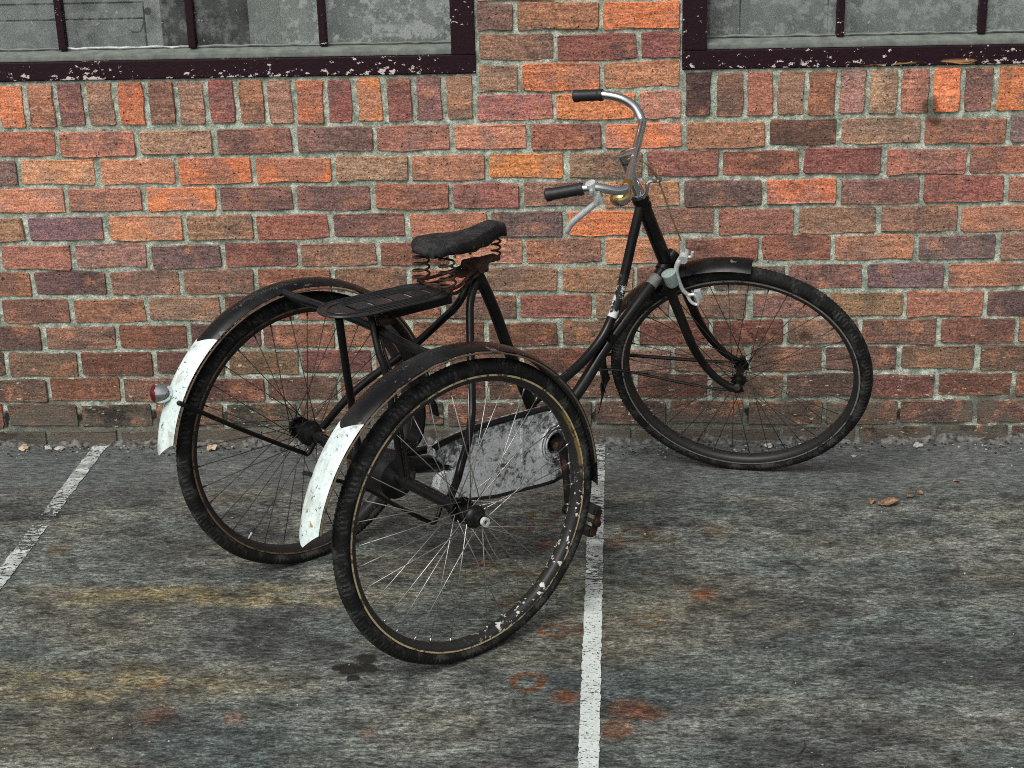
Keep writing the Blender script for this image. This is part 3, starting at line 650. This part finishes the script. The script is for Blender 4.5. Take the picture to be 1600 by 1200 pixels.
# ---- frame tubes (centre plane), tricycle coordinates
axis_lo, axis_hi = S(-.079, -.006, .392), S(-.079, -.006, .599)
head = MB().tube([S(-.079, -.006, .372), S(-.079, -.006, .60)], .0185, 20)
for s0, s1, r in ((.365, .378, .0225), (.396, .402, .0215), (.578, .584, .0215), (.596, .612, .0225)): head.tube([S(-.079, -.006, s0), S(-.079, -.006, s1)], r, 20)
part(head, 'head_tube', M['black'])
tpart('seat_tube', [(.285, 0, .79), (.302, 0, .77), (.347, 0, .672), (.392, 0, .55), (.456, 0, .39), (.483, 0, .31)], .0145, 'black')
lp = smooth_path([(.826, 0, .835), (.803, 0, .769), (.776, 0, .682), (.747, 0, .603), (.703, 0, .527), (.637, 0, .474), (.562, 0, .437), (.50, 0, .415), (.455, 0, .40)], 6)
v, f = tube(lp, .0125, 16)
mi = [1 if 13 <= q // 16 <= 20 else 0 for q in range(len(f))]
lo_ = link('loop_tube', v, f, [M['black'], M['loopwhite']], trike, mi)
dt = MB().tube(smooth_path([(.921, 0, .668), (.824, 0, .588), (.702, 0, .484), (.619, 0, .398), (.533, 0, .33), (.483, 0, .302)], 5), .0155, 16)
dt.tube([(.945, 0, .690), (.9, 0, .652)], .0195, 16)
dtube = part(dt, 'down_tube', M['black'])
part(MB().tube([(.885, 0, .639), (.861, 0, .619)], .0164, 16), 'tape_band', M['tape'], dtube)
part(MB().tube([(.72, 0, .535), (.704, 0, .49)], .009, 10).tube([(.715, -.018, .512), (.715, .018, .512)], .012, 10), 'tube_clamp', M['black'])
part(MB().tube([(.483, -.05, .302), (.483, .05, .302)], .024, 20), 'bottom_bracket', M['black'])
lug = MB().tube([(.288, 0, .782), (.312, 0, .735)], .0175, 16); lug.tube([(.297, -.022, .758), (.297, .022, .758)], .011, 12); part(lug, 'seat_lug', M['black'])
tpart('seat_stay', [(.298, .012, .755), (.257, .02, .696), (.23, .05, .655), (.181, .12, .576), (.111, .19, .501), (.059, .23, .445), (.016, .275, .372)], .0095, 'black')
tpart('seat_stay', [(.290, -.012, .755), (.258, -.03, .715), (.243, -.045, .674), (.227, -.065, .62), (.2, -.1, .54), (.174, -.13, .475), (.131, -.17, .435), (.098, -.19, .402), (.067, -.21, .370), (.015, -.25, .352)], .0095, 'black')
part(MB().tube([(0, -.305, .35), (0, .285, .35)], .0145, 16), 'axle_casing', M['black'])
df = MB(); pv, pf = lathe([(-.075, .012), (-.06, .024), (-.052, .034), (-.046, .05), (-.02, .055), (0, .057), (.02, .055), (.046, .05), (.052, .034), (.06, .024), (.075, .012)], 28); df.add(place(pv, I3, (.008, -.012, .342)), pf)
diff = part(df, 'differential_housing', M['black'])
cy = MB(); cy.tube([(.055, -.01, .348), (.15, -.03, .332)], .021, 18); part(cy, 'torque_sleeve', M['black'])
part(MB().tube([(.148, -.0295, .3325), (.163, -.033, .330)], .0215, 18).tube([(.163, -.033, .33), (.2, -.04, .325)], .008, 10), 'sleeve_end_ring', M['rust'])
part(MB().tube(smooth_path([(.483, .03, .302), (.3, .05, .325), (.1, .06, .34), (.01, .06, .345)], 4), .010, 12), 'chain_stay', M['black'])
part(MB().box((-.005, .105, .318), (.03, .03, .05), None, 0, .004).box((0, .125, .335), (.02, .02, .03), None, 0, .004), 'brake_cam', M['rust'])
# flat strap from the carrier down to the housing
def strap(path, width, th, name, mat):
    P = smooth_path(path, 5); v = []; f = []
    for i, p in enumerate(P):
        T = P[min(i + 1, len(P) - 1)] - P[max(i - 1, 0)]; T = T / np.linalg.norm(T); nn = np.array([T[2], 0, -T[0]])
        w = width if not hasattr(width, '__len__') else np.interp(i / (len(P) - 1), np.linspace(0, 1, len(width)), width)
        for (sy, sn) in ((-1, -1), (1, -1), (1, 1), (-1, 1)): v.append(p + np.array([0, sy * w / 2, 0]) + nn * sn * th / 2)
    for i in range(len(P) - 1):
        for k in range(4): k2 = (k + 1) % 4; f.append((4 * i + k, 4 * i + k2, 4 * i + 4 + k2, 4 * i + 4 + k))
    f += [(3, 2, 1, 0), tuple(len(v) - 4 + k for k in range(4))]
    return link(name, v, f, M[mat], trike, None, False)
strap([(.029, 0, .716), (.073, 0, .655), (.104, 0, .569), (.117, 0, .469), (.100, 0, .40), (.06, 0, .385)], [.05, .05, .046, .044, .04], .006, 'carrier_strap', 'black')
strap([(.13, -.02, .505), (.142, -.02, .485), (.147, -.02, .455)], .03, .005, 'strap_lip', 'black')

# ---- chain case with crank opening, crank, pedal
CC = [(.112, .388), (.142, .396), (.238, .406), (.356, .404), (.457, .400), (.508, .382), (.545, .337), (.556, .300), (.55, .262), (.525, .212), (.47, .202), (.431, .204), (.289, .216), (.191, .234), (.14, .253), (.118, .283), (.126, .309), (.146, .320), (.166, .315), (.158, .335), (.132, .345), (.111, .369)]
bm = bmesh.new(); ed = []
def loop(pts, y):
    vs = [bm.verts.new((p[0], y, p[1])) for p in pts]; ed.extend(bm.edges.new((vs[i], vs[(i + 1) % len(vs)])) for i in range(len(vs)))
loop(CC, -.064); hole = [(.483 + .029 * math.cos(a), .302 + .029 * math.sin(a)) for a in np.linspace(0, 2 * math.pi, 25)[:-1]]; loop(hole, -.064)
bmesh.ops.triangle_fill(bm, edges=ed, use_beauty=True, use_dissolve=False)
ret = bmesh.ops.extrude_face_region(bm, geom=bm.faces[:]); bmesh.ops.translate(bm, verts=[q for q in ret['geom'] if isinstance(q, bmesh.types.BMVert)], vec=(0, .03, 0))
bmesh.ops.recalc_face_normals(bm, faces=bm.faces[:]); bm.verts.index_update()
cv = [tuple(q.co) for q in bm.verts]; cf = [tuple(x.index for x in fc.verts) for fc in bm.faces]; bm.free()
case = link('chain_case', cv, cf, M['chain'], trike, None, False); case['label'] = 'chain case with its paint peeled to grey'
m = MB()
for rr in (.036, .044, .052): m.tube([(.483 + rr * math.cos(a), -.066, .302 + rr * math.sin(a)) for a in np.linspace(0.9, 5.2, 30)], .0028, 6)
part(m, 'pressed_ring', M['chain'], case)
m = MB(); edge_pts = [(p[0], -.064, p[1]) for p in CC[6:14]]; m.tube(edge_pts, .0045, 8); m.tube([(p[0], -.060, p[1] + .002) for p in CC[0:7]], .0075, 8); part(m, 'rolled_edge', M['black'], case)
part(MB().box((.372, -.0655, .335), (.006, .004, .10), None, 0, .001), 'case_seam', M['chain'], case)
cr = MB(); cr.tube([(.483, -.088, .302), (.486, -.096, .215), (.489, -.102, .131)], [.0125, .009, .0115], 10); cr.tube([(.483, -.045, .302), (.483, -.1, .302)], .017, 16); cr.tube([(.489, -.112, .131), (.489, -.09, .131)], .0145, 12)
crank = part(cr, 'crank', M['oldblack'])
pd = MB(); pd.tube([(.489, -.1, .131), (.489, -.205, .131)], .0055, 10); ra = math.radians(70); Rp = np.array([[math.cos(ra), 0, -math.sin(ra)], [0, 1, 0], [math.sin(ra), 0, math.cos(ra)]])
pedal = part(pd, 'pedal', M['rust'], trike)
for s_ in (-1, 1):
    c = np.array([.489, -.158, .131]) + Rp @ np.array([s_ * .028, 0, 0]); part(MB().box(c, (.024, .082, .022), Rp, 0, .004), 'pedal_rubber', M['rubber'], pedal)
part(MB().box((.489, -.2035, .131), (.068, .004, .02), Rp, 0, .0015).tube([(.489, -.203, .131), (.489, -.214, .131)], .0095, 12), 'pedal_cage', M['rust'], pedal)

# ---- mudguards
def guard(name, cy_, cx, cz, R, a0, a1, hw, white_from=None, tip=3.0, X=lambda p: p, crown=.014, label=None):
    n = 96; K = 10; v = []; f = []; mi = []
    for sh in (0, 1):
        for i in range(n + 1):
            for k in range(K + 1):
                s_ = -1 + 2 * k / K; a_end = a1 + tip * (1 - abs(s_ * .9 - .25) * 1.3)
                a = math.radians(a0 + (a_end - a0) * i / n); flare = .0015 if k in (0, K) else 0
                r = R + crown * math.sqrt(max(0, 1 - (abs(s_) * .96) ** 2)) - .004 - sh * .0016 + flare + .0012 * mnoise.noise((a * 4, s_, cy_ * 9))
                v.append(X((cx + r * math.cos(a), cy_ + s_ * hw, cz + r * math.sin(a))))
    W_ = K + 1
    for sh in (0, 1):
        o = sh * (n + 1) * W_
        for i in range(n):
            for k in range(K):
                q = o + i * W_ + k; f.append((q, q + 1, q + W_ + 1, q + W_)); mi.append(1 if (white_from is not None and sh == 0 and a0 + (a1 - a0) * (i + .5) / n > white_from) else 0)
    o = (n + 1) * W_
    for i in range(n):
        for k in (0, K): q = i * W_ + k; f.append((q, q + W_, q + W_ + o, q + o)); mi.append(0)
    for i in (0, n):
        for k in range(K): q = i * W_ + k; f.append((q, q + 1, q + 1 + o, q + o)); mi.append(0)
    ob_ = link(name, v, f, [M['mud'], M['tail']], trike, mi)
    if label: ob_['label'] = label
    return ob_
gN = guard('mudguard', -.335, -.03, .353, .380, -4, 170, .036, 131.5, 4, label='near rear mudguard with a chipped white tail')
gL = guard('mudguard', .332, -.012, .355, .371, 2, 171, .036, 128, 4, crown=.020, label='wall side rear mudguard with a white tail and red lamp')
gF = guard('mudguard', 0, -.012, 0, .3625, 66.5, 176, .033, None, 1, X=lambda p: S(*p), crown=.016, label='short black front mudguard')
for ob_, cx, cz, cy_, R_, a0, a1 in ((gN, -.03, .353, -.335 - .036, .3765, 5, 168), (gL, -.012, .355, .332 - .036, .3675, 8, 169)):
    P_ = [(cx + R_ * math.cos(math.radians(a)), cy_ - .0012, cz + R_ * math.sin(math.radians(a))) for a in np.linspace(a0, a1, 70)]
    part(MB().tube(P_, .0021, 6), 'edge_bead', M['bead'], ob_)
fl = MB(); fv = []; ff = []
for i in range(7):
    a = math.radians(171 + 2.3 * i); r = .374 + .001 * i * i
    for k in range(5):
        s_ = -1 + k / 2; fv.append(S(-.012 + r * math.cos(a + (.02 * mnoise.noise((k * 2., 3, 1)) if i == 6 else 0)), s_ * .036, r * math.sin(a)))
for i in range(6):
    for k in range(4): q = i * 5 + k; ff.append((q, q + 1, q + 6, q + 5))
flap = link('mud_flap', fv, ff, M['rubber'], trike); sm = flap.modifiers.new('thick', 'SOLIDIFY'); sm.thickness = .003
# stays
tpart('mudguard_stay', [(-.352, .303, .523), (-.337, .295, .514), (-.2, .28, .420), (-.055, .27, .327), (-.036, .266, .320), (-.02, .26, .345)], .0058, 'black', 10, gL)
tpart('mudguard_stay', [(-.385, -.30, .545), (-.241, -.29, .468), (-.164, -.28, .406), (-.066, -.28, .330), (-.038, -.27, .323), (-.018, -.26, .342)], .0048, 'black', 10, gN)
tpart('mudguard_stay', SP([(-.372, .034, .115), (-.3, .037, .094), (-.1, .048, .022), (0, .052, -.008)]), [.0042, .0055, .0035], 'black', 8, gF)
tpart('mudguard_stay', SP([(-.372, -.034, .113), (-.3, -.037, .10), (-.1, -.049, .012), (-.012, -.053, -.018)]), [.003, .004, .004], 'black', 8, gF)
# rear lamp on the wall-side guard
la = np.array([-.86, .48, .08]); la /= np.linalg.norm(la); LR = frame_from(la); lc = np.array([-.356, .338, .538])
v, f = lathe([(-.010, .0), (-.009, .010), (-.002, .018), (.008, .0225), (.02, .0245), (.030, .0245), (.031, .022)], 28, 'z'); lamp = part(MB().add(place(v, LR, lc), f), 'rear_lamp', M['chrome'])
v, f = lathe([(.029, .0225), (.034, .0215), (.040, .016), (.043, .007), (.0435, .0)], 28, 'z'); part(MB().add(place(v, LR, lc), f), 'lamp_lens', M['lens'], lamp)
part(MB().tube([lc + LR @ np.array([0, .018, .012]), lc + LR @ np.array([0, .032, .014])], [.006, .0035], 10), 'lamp_screw', M['chrome'], lamp)

# ---- carrier, cross tube and struts
crn = tpart('cross_tube', [(-.053, .33, .727), (-.034, .25, .718), (-.016, .14, .712), (.001, .02, .702), (-.006, -.08, .699), (-.015, -.2, .699), (-.03, -.32, .712)], .0105, 'black', 12)
tpart('carrier_strut', [(-.088, .0, .742), (-.06, .03, .617), (-.031, .06, .499), (-.007, .08, .353)], .0092, 'black', 12)
tpart('carrier_strut', [(-.012, -.015, .73), (-.020, -.05, .658), (-.015, -.07, .593), (-.004, -.095, .36)], .0082, 'black', 12)
tpart('carrier_strut', [(.004, -.02, .72), (-.005, -.05, .655), (-.003, -.075, .593), (.004, -.11, .36)], .0038, 'black', 10)
bm = bmesh.new(); ed = []
xa, xb, hw = -.133, .215, .071
out = []
for a in np.linspace(-90, 90, 17): out.append((xb - .09 + .09 * math.cos(math.radians(a)), hw * math.sin(math.radians(a))))
for a in np.linspace(90, 270, 17): out.append((xa + .09 + .09 * math.cos(math.radians(a)), hw * math.sin(math.radians(a))))
def loopz(pts):
    vs = [bm.verts.new((p[0], p[1], 0)) for p in pts]; ed.extend(bm.edges.new((vs[i], vs[(i + 1) % len(vs)])) for i in range(len(vs)))
loopz(out)
for k in range(5):
    x = -.055 + .052 * k; loopz([(x - .0045, -.020), (x + .0045, -.020), (x + .0045, .020), (x - .0045, .020)])
bmesh.ops.triangle_fill(bm, edges=ed, use_beauty=True, use_dissolve=False)
ret = bmesh.ops.extrude_face_region(bm, geom=bm.faces[:]); bmesh.ops.translate(bm, verts=[q for q in ret['geom'] if isinstance(q, bmesh.types.BMVert)], vec=(0, 0, -.003))
bmesh.ops.recalc_face_normals(bm, faces=bm.faces[:]); bm.verts.index_update()
pm = MB(); zs = lambda x: .757 + (x - .05) * (-.02)
pm.add([(q.co.x, q.co.y, q.co.z + zs(q.co.x)) for q in bm.verts], [tuple(x.index for x in fc.verts) for fc in bm.faces]); bm.free()
plate = part(pm, 'carrier_plate', M['plate'], trike, False)
rg = MB()
for s_, ins, rr in ((1.0, .001, .0032), (.70, .020, .0014)):
    ring = [(.041 + (x - .041) * (1 - ins / .17), y * s_ * .97, zs(x) + .0005 - (.0015 if s_ == 1.0 else 0)) for x, y in out]; ring.append(ring[0]); rg.tube(ring, rr, 6)
for yy in (-.058, -.036, -.028, .028, .036, .058): rg.tube([(-.075 + abs(yy) * .5, yy, zs(-.075) + .0003), (.155 - abs(yy) * .5, yy, zs(.155) + .0003)], .0013, 6)
part(rg, 'pressed_rib', M['plate'], plate)
part(MB().box((.10, -.052, .741), (.17, .012, .022), None, 0, .003), 'carrier_bracket', M['black'], plate)
part(MB().tube([(.02, -.03, .735), (.02, -.03, .715)], .012, 10).box((.015, -.03, .722), (.03, .03, .018), None, 0, .003), 'carrier_clamp', M['rust'], plate)

# ---- saddle, springs
v = []; f = []; nu, nv = 26, 14
for i in range(nu + 1):
    u = i / nu; x = .152 + .226 * u
    hw_ = np.interp(u, [0, .05, .2, .42, .62, .85, 1], [.044, .058, .062, .050, .028, .021, .012]); top = np.interp(u, [0, .1, .3, .52, .7, .88, 1], [.856, .867, .866, .864, .871, .880, .872])
    drop = np.interp(u, [0, .2, .5, .75, 1], [.016, .021, .030, .036, .026])
    prof = ((-.93, 1), (-.97, .62), (-1, .25), (-.97, .06), (-.85, .0), (-.55, -.06), (-.25, -.02), (0, .03), (.25, -.02), (.55, -.06), (.85, 0), (.97, .06), (1, .25), (.97, .62), (.93, 1))
    for k, (ys, zs_) in enumerate(prof):
        rag = .0035 * mnoise.noise((u * 9, k * 3., 2)) if k in (0, nv) else 0
        v.append((x, hw_ * ys, top - drop * zs_ + rag + .0012 * mnoise.noise((u * 8, ys * 2, 5))))
for i in range(nu):
    for k in range(nv): q = i * (nv + 1) + k; f.append((q, q + 1, q + nv + 2, q + nv + 1))
for i, sg in ((0, -1), (nu, 1)):                                # rolled back and front walls of the hide
    src = [v[i * (nv + 1) + k] for k in range(nv + 1)]; zb = min(p[2] for p in src); zt = max(p[2] for p in src); prev = i * (nv + 1)
    for dx, fz in ((.004, .3), (.005, 1.0)):
        n0 = len(v); v += [(p[0] + sg * dx * (1 - .3 * abs(k - nv / 2) / (nv / 2)), p[1] * .97, p[2] + (zb - p[2]) * fz) for k, p in enumerate(src)]
        for k in range(nv): f.append((prev + k, prev + k + 1, n0 + k + 1, n0 + k))
        prev = n0
sad = link('saddle', v, f, M['leather'], trike); so = sad.modifiers.new('thick', 'SOLIDIFY'); so.thickness = .004
for x, y, z in ((.195, -.0625, .842), (.245, -.0535, .838), (.3, -.030, .842), (.352, -.016, .881), (.352, .014, .882), (.175, .02, .8585)):
    pv, pf = lathe([(-.002, 0.0005), (-.002, .004), (.001, .003), (.002, .0005)], 10, 'z'); part(MB().add(place(pv, frame_from((0, -.5 if y < 0 else .1, .8)), (x, y, z)), pf), 'rivet', M['rust'], sad)
def coil(c0, c1, r0, r1, turns, wr, name='coil_spring'):
    c0, c1 = np.array(c0), np.array(c1); n = int(turns * 18); P = []
    for i in range(n + 1):
        q = i / n; a = 2 * math.pi * turns * q; r = r0 + (r1 - r0) * q; P.append(c0 + (c1 - c0) * q + np.array([r * math.cos(a), r * math.sin(a), 0]))
    return part(MB().tube(P, wr, 7), name, M['rust'], sad)
coil((.178, -.052, .766), (.180, -.050, .838), .020, .017, 4.6, .0028); coil((.178, .052, .766), (.180, .050, .840), .020, .017, 4.6, .0028); coil((.360, 0, .790), (.364, 0, .856), .011, .009, 4.4, .0026)
sf = MB()
for s_ in (-1, 1):
    sf.tube(smooth_path([(.178, s_ * .058, .764), (.215, s_ * .050, .766), (.26, s_ * .03, .778), (.30, s_ * .022, .790), (.335, s_ * .014, .794), (.362, s_ * .004, .79)], 5), .0042, 8)
    sf.tube(smooth_path([(.178, s_ * .058, .752), (.215, s_ * .048, .752), (.26, s_ * .03, .764), (.30, s_ * .022, .776)], 4), .004, 8)
sf.tube([(.178, -.066, .760), (.178, .066, .760)], .0045, 8); sf.box((.298, 0, .786), (.046, .05, .030), None, 0, .007); sf.box((.338, 0, .795), (.05, .030, .012), None, 0, .003); sf.box((.26, 0, .776), (.05, .05, .006), None, 0, .002)
sf.tube([(.292, -.036, .786), (.292, .036, .786)], .010, 12); sf.tube([(.290, 0, .80), (.300, 0, .765)], .0135, 12)
part(sf, 'saddle_frame', M['rust'], sad)

# ---- fork, brake, bell, handlebar (all turned with the front wheel)
fk = MB()
fk.tube([S(-.079, -.006, .345), S(-.079, -.006, .376)], .0205, 18); fk.box(S(-.079, -.003, .345), (.034, .118, .024), RS, 0, .007)
fk.tube(SP(smooth_path([(-.079, -.053, .35), (-.079, -.053, .30), (-.0785, -.054, .233), (-.0775, -.054, .157), (-.069, -.054, .097), (-.053, -.054, .046), (-.029, -.054, .007), (-.004, -.054, -.012)], 5)), [.0135, .0125, .0105, .0085], 14)
fk.tube(SP(smooth_path([(-.079, .053, .35), (-.079, .053, .30), (-.078, .054, .213), (-.074, .054, .145), (-.062, .054, .088), (-.042, .054, .038), (-.017, .054, .003), (.004, .054, -.012)], 5)), [.0135, .0125, .0105, .0085], 14)
for s_ in (-1, 1): fk.box(S(-.002, s_ * .054, -.010), (.026, .006, .03), RS, 0, .003)
fork = part(fk, 'front_fork', M['black'])
for s_ in (-1, 1): part(MB().tube([S(0, s_ * .058, 0), S(0, s_ * .067, 0)], .0085, 6), 'axle_nut', M['darksteel'], fork)
dy = MB(); pv, pf = lathe([(-.026, 0), (-.024, .013), (-.016, .0175), (.010, .0185), (.013, .0195), (.017, .0195), (.018, .016), (.022, .008), (.023, 0)], 24, 'z'); dy.add(place(pv, RS, S(-.063, -.058, .384)), pf); part(dy, 'dynamo', M['dynamo'], label='pale green dynamo can on the fork crown')
cal = MB(); cal.tube(smooth_path(SP([(-.012, -.025, .432), (-.027, -.042, .424), (-.042, -.05, .404), (-.046, -.054, .375), (-.045, -.054, .337), (-.034, -.05, .312)]), 5), [.006, .0075, .006, .0055, .006], 10)
cal.tube(SP([(-.018, -.012, .424), (-.018, -.048, .424)], ), .012, 14); cal.tube(smooth_path(SP([(-.018, -.03, .424), (.0, -.03, .418), (.008, -.03, .432)]), 4), .004, 8)
cal.tube(smooth_path(SP([(-.040, -.052, .318), (-.035, -.056, .297), (-.022, -.056, .286), (-.016, -.056, .296), (-.02, -.056, .318), (-.034, -.056, .32)]), 4), .0045, 8); cal.box(S(-.010, -.052, .315), (.018, .012, .026), RS, 0, .003)
part(cal, 'brake_caliper', M['alloy'])
tpart('brake_cable', SP([(-.046, -.0, .708), (-.03, 0, .69), (-.022, 0, .660), (-.019, 0, .625), (-.014, -.02, .538), (-.010, -.03, .468)]), .0022, 'cable', 8)
part(MB().tube(SP([(-.010, -.03, .470), (-.015, -.03, .425)]), .0036, 8), 'cable_ferrule', M['alloy'])
part(MB().tube([S(-.079, -.006, .61), S(-.079, -.006, .735)], .0135, 18).tube([S(-.079, -.006, .606), S(-.079, -.006, .619)], .017, 6)
     .box(S(-.066, -.006, .728), (.044, .034, .032), RS, 0, .010).tube([S(-.079, -.006, .70), S(-.069, .0, .615)], .006, 10), 'stem', M['chrome'])
hb = [(-.222, -.202, .7862), (-.19, -.199, .7835), (-.135, -.192, .776), (-.107, -.188, .770), (-.085, -.184, .758), (-.066, -.176, .742), (-.052, -.160, .731), (-.048, -.135, .727), (-.0495, -.06, .728), (-.051, 0, .729), (-.0525, .06, .729), (-.055, .135, .729), (-.059, .158, .737), (-.072, .178, .763), (-.100, .187, .789), (-.144, .192, .808), (-.19, .197, .815), (-.217, .200, .8187)]
hbar = tpart('handlebar', SP(hb), .0112, 'chrome', 18, n=6)
def grip(p0, p1, lab):
    a, b = S(*p0), S(*p1); ax = b - a; L = np.linalg.norm(ax); R_ = frame_from(ax); pr = [(0, .010), (0, .0145), (.006, .0165)]
    for k in range(9): pr += [(.012 + (L - .03) * k / 9, .0150), (.012 + (L - .03) * (k + .6) / 9, .0144)]
    pr += [(L - .014, .0165), (L - .004, .0162), (L, .010), (L, 0.0005)]
    pv, pf = lathe(pr, 20, 'z'); part(MB().add(place(pv, R_, a), pf), 'grip', M['grip'], hbar)
grip((-.135, -.192, .776), (-.229, -.2035, .787), ''); grip((-.144, .192, .808), (-.224, .2005, .8195), '')
bl = MB(); bl.tube([S(-.114, -.189, .786), S(-.114, -.189, .758)], .0135, 12); bl.tube(smooth_path(SP([(-.112, -.19, .765), (-.110, -.192, .745), (-.118, -.194, .727)]), 4), [.009, .010, .008], 10)
bl.box(S(-.104, -.190, .742), (.012, .018, .034), RS, 0, .003); bl.tube(SP([(-.113, -.208, .772), (-.113, -.172, .772)]), .004, 8)
brk = part(bl, 'lever_clamp', M['alloy'], hbar)
tpart('brake_lever', SP([(-.112, -.192, .733), (-.135, -.193, .722), (-.165, -.194, .707), (-.196, -.195, .690), (-.213, -.196, .674), (-.219, -.196, .664)]), [.0065, .0078, .0085, .008, .007, .005], 'alloy', 10, hbar)
br_ = S(-.083, -.115, .690); bell = MB(); pv, pf = lathe([(.016, .0005), (.015, .012), (.010, .022), (.003, .0275), (-.001, .0285)], 30, 'z'); bell.add(place(pv, RS, br_), pf)
bo = part(bell, 'bell', M['brass'])
pv, pf = lathe([(-.001, .0287), (-.008, .0285), (-.017, .024), (-.022, .012), (-.023, .0005)], 30, 'z'); part(MB().add(place(pv, RS, br_), pf), 'bell_base', M['chrome'], bo)
part(MB().tube([br_ + RS @ np.array([.012, .008, .012]), S(-.050, -.138, .722)], .006, 10).tube([S(-.049, -.148, .728), S(-.049, -.126, .727)], .0130, 12), 'bell_bracket', M['brass'], bo)
lbk = MB(); lbk.tube(smooth_path(SP([(-.068, -.02, .612), (-.055, -.012, .622), (-.045, 0, .642), (-.016, 0, .640), (-.013, 0, .648)]), 4), .0055, 8); part(MB().tube(SP([(-.014, 0, .636), (-.021, 0, .666)]), .0026, 8), 'cable_stub', M['cable'])
part(lbk, 'lamp_bracket', M['chrome'])

# ------------------------------------------------------------------ small things on the floor
def leaf_thing(loc, size, rz, label, curl=.5, seed=1):
    rs = random.Random(seed); v = []; f = []; n = 8
    for i in range(n + 1):
        u = i / n; w = size * .32 * math.sin(math.pi * min(.98, max(.03, u))) ** .8
        for k in range(5):
            s_ = -1 + k / 2; v.append((size * (u - .5), s_ * w, .004 + size * curl * (.25 * s_ * s_ * w / (size * .32) + .12 * math.sin(u * 5 + seed)) + rs.uniform(0, .002)))
    for i in range(n):
        for k in range(4): q = i * 5 + k; f.append((q, q + 1, q + 6, q + 5))
    o = link('dry_leaf', v, f, M['leaf']); o.location = loc; o.rotation_euler = (0, 0, rz); s = o.modifiers.new('thick', 'SOLIDIFY'); s.thickness = .001
    zmin = min(p[2] for p in v); o.location.z = -zmin + .001
    tag(o, label, 'leaf', 'dry leaves on the concrete'); return o
leaf_thing((.945, -.455, 0), .062, .15, 'largest curled tan dry leaf on the concrete, right of the front wheel', .7, 3)
leaf_thing((.905, -.438, 0), .028, 1.1, 'small reddish dry leaf curled at the left end of the leaf litter', .9, 5)
leaf_thing((1.01, -.405, 0), .026, .6, 'small brown leaf scrap in the middle of the leaf litter', .8, 8)
leaf_thing((1.04, -.385, 0), .024, 2.0, 'tiny curled leaf at the right end of the leaf litter', 1.0, 9)
leaf_thing((1.153, -.30, 0), .022, .3, 'lone tiny pale leaf far right near the wall', .6, 13)
def chip(loc, r, mat, name, label, cat, seed, group=None, flat=.55):
    bm = bmesh.new(); bmesh.ops.create_icosphere(bm, subdivisions=2, radius=r * .8)
    for q in bm.verts:
        k = 1 + .75 * mnoise.noise(q.co / r * 1.5 + Vector((seed, 0, 0))) + .25 * mnoise.noise(q.co / r * 4 + Vector((0, seed, 0))); q.co = Vector((q.co.x * k, q.co.y * k, q.co.z * k * flat))
    zm = min(q.co.z for q in bm.verts); bm.verts.index_update()
    v = [(q.co.x, q.co.y, q.co.z - zm) for q in bm.verts]; f = [tuple(x.index for x in fc.verts) for fc in bm.faces]; bm.free()
    o = link(name, v, f, M[mat], smooth=False); o.location = loc; tag(o, label, cat, group); return o
chip((-.992, -.045, 0), .020, 'stone', 'stone_chip', 'tan stone chip at the wall foot seen through the wall side rear wheel', 'stone', 1)
chip((-1.565, -.04, 0), .018, 'stone', 'stone_chip', 'tan stone chip at the wall foot at far left', 'stone', 2)
chip((-1.49, -.035, 0), .013, 'chalk', 'mortar_crumb', 'white mortar crumb left of the worn left line', 'crumb', 3)
chip((-1.455, -.04, 0), .016, 'chalk', 'mortar_crumb', 'flat white mortar crumb nearest the top of the left line', 'crumb', 4, None, .35)
chip((.896, -.112, 0), .0085, 'chalk', 'paint_flake', 'white paint flake on the concrete right of the front wheel', 'flake', 6, None, .35)
chip((.66, -.04, 0), .013, 'chalk', 'mortar_crumb', 'white mortar crumb at the wall foot seen through the front wheel', 'crumb', 7)
chip((.80, -.04, 0), .012, 'chalk', 'mortar_crumb', 'white mortar crumb at the wall foot behind the right edge of the front tyre', 'crumb', 8)
chip((1.09, -.035, 0), .016, 'chalk', 'mortar_crumb', 'white mortar crumb at the wall foot at far right', 'crumb', 9, None, .4)
cr_rng = random.Random(8); cm = MB()
for i in range(620):
    x = cr_rng.uniform(-1.9, 1.7); y = -abs(cr_rng.gauss(0, .04)) - .012 if i % 6 else cr_rng.uniform(-1.8, -.05); r = cr_rng.uniform(.001, .0034) * (1 if i % 6 else .7)
    pv, pf = box((x, y, r * .5 + .001), (r * 2, r * 1.5, r), [[math.cos(i), -math.sin(i), 0], [math.sin(i), math.cos(i), 0], [0, 0, 1]], 0); cm.add(pv, pf, 0 if i % 4 == 0 else 1)
gr = cm.ob('grit', [M['chalk'], M['twig']], smooth=False); gr['kind'] = 'stuff'; gr['label'] = 'pale grit and mortar crumbs scattered on the concrete'; gr['category'] = 'grit'
tw = MB().tube(smooth_path([(0, 0, .003), (.03, -.02, .006), (.055, -.055, .004), (.065, -.085, .003)], 5), [.0016, .0012, .0007], 6).ob('twig', M['twig']); tw.location = (.625, -.80, 0); tag(tw, 'thin dark curved twig on the concrete below the front wheel', 'twig')
tw = MB().tube(smooth_path([(0, 0, .003), (.012, .02, .005), (.016, .045, .003)], 5), [.0018, .0016, .001], 6).ob('twig', M['twig']); tw.location = (.585, -1.69, 0); tag(tw, 'short dark bent twig near the lower edge, right of the middle line', 'twig')
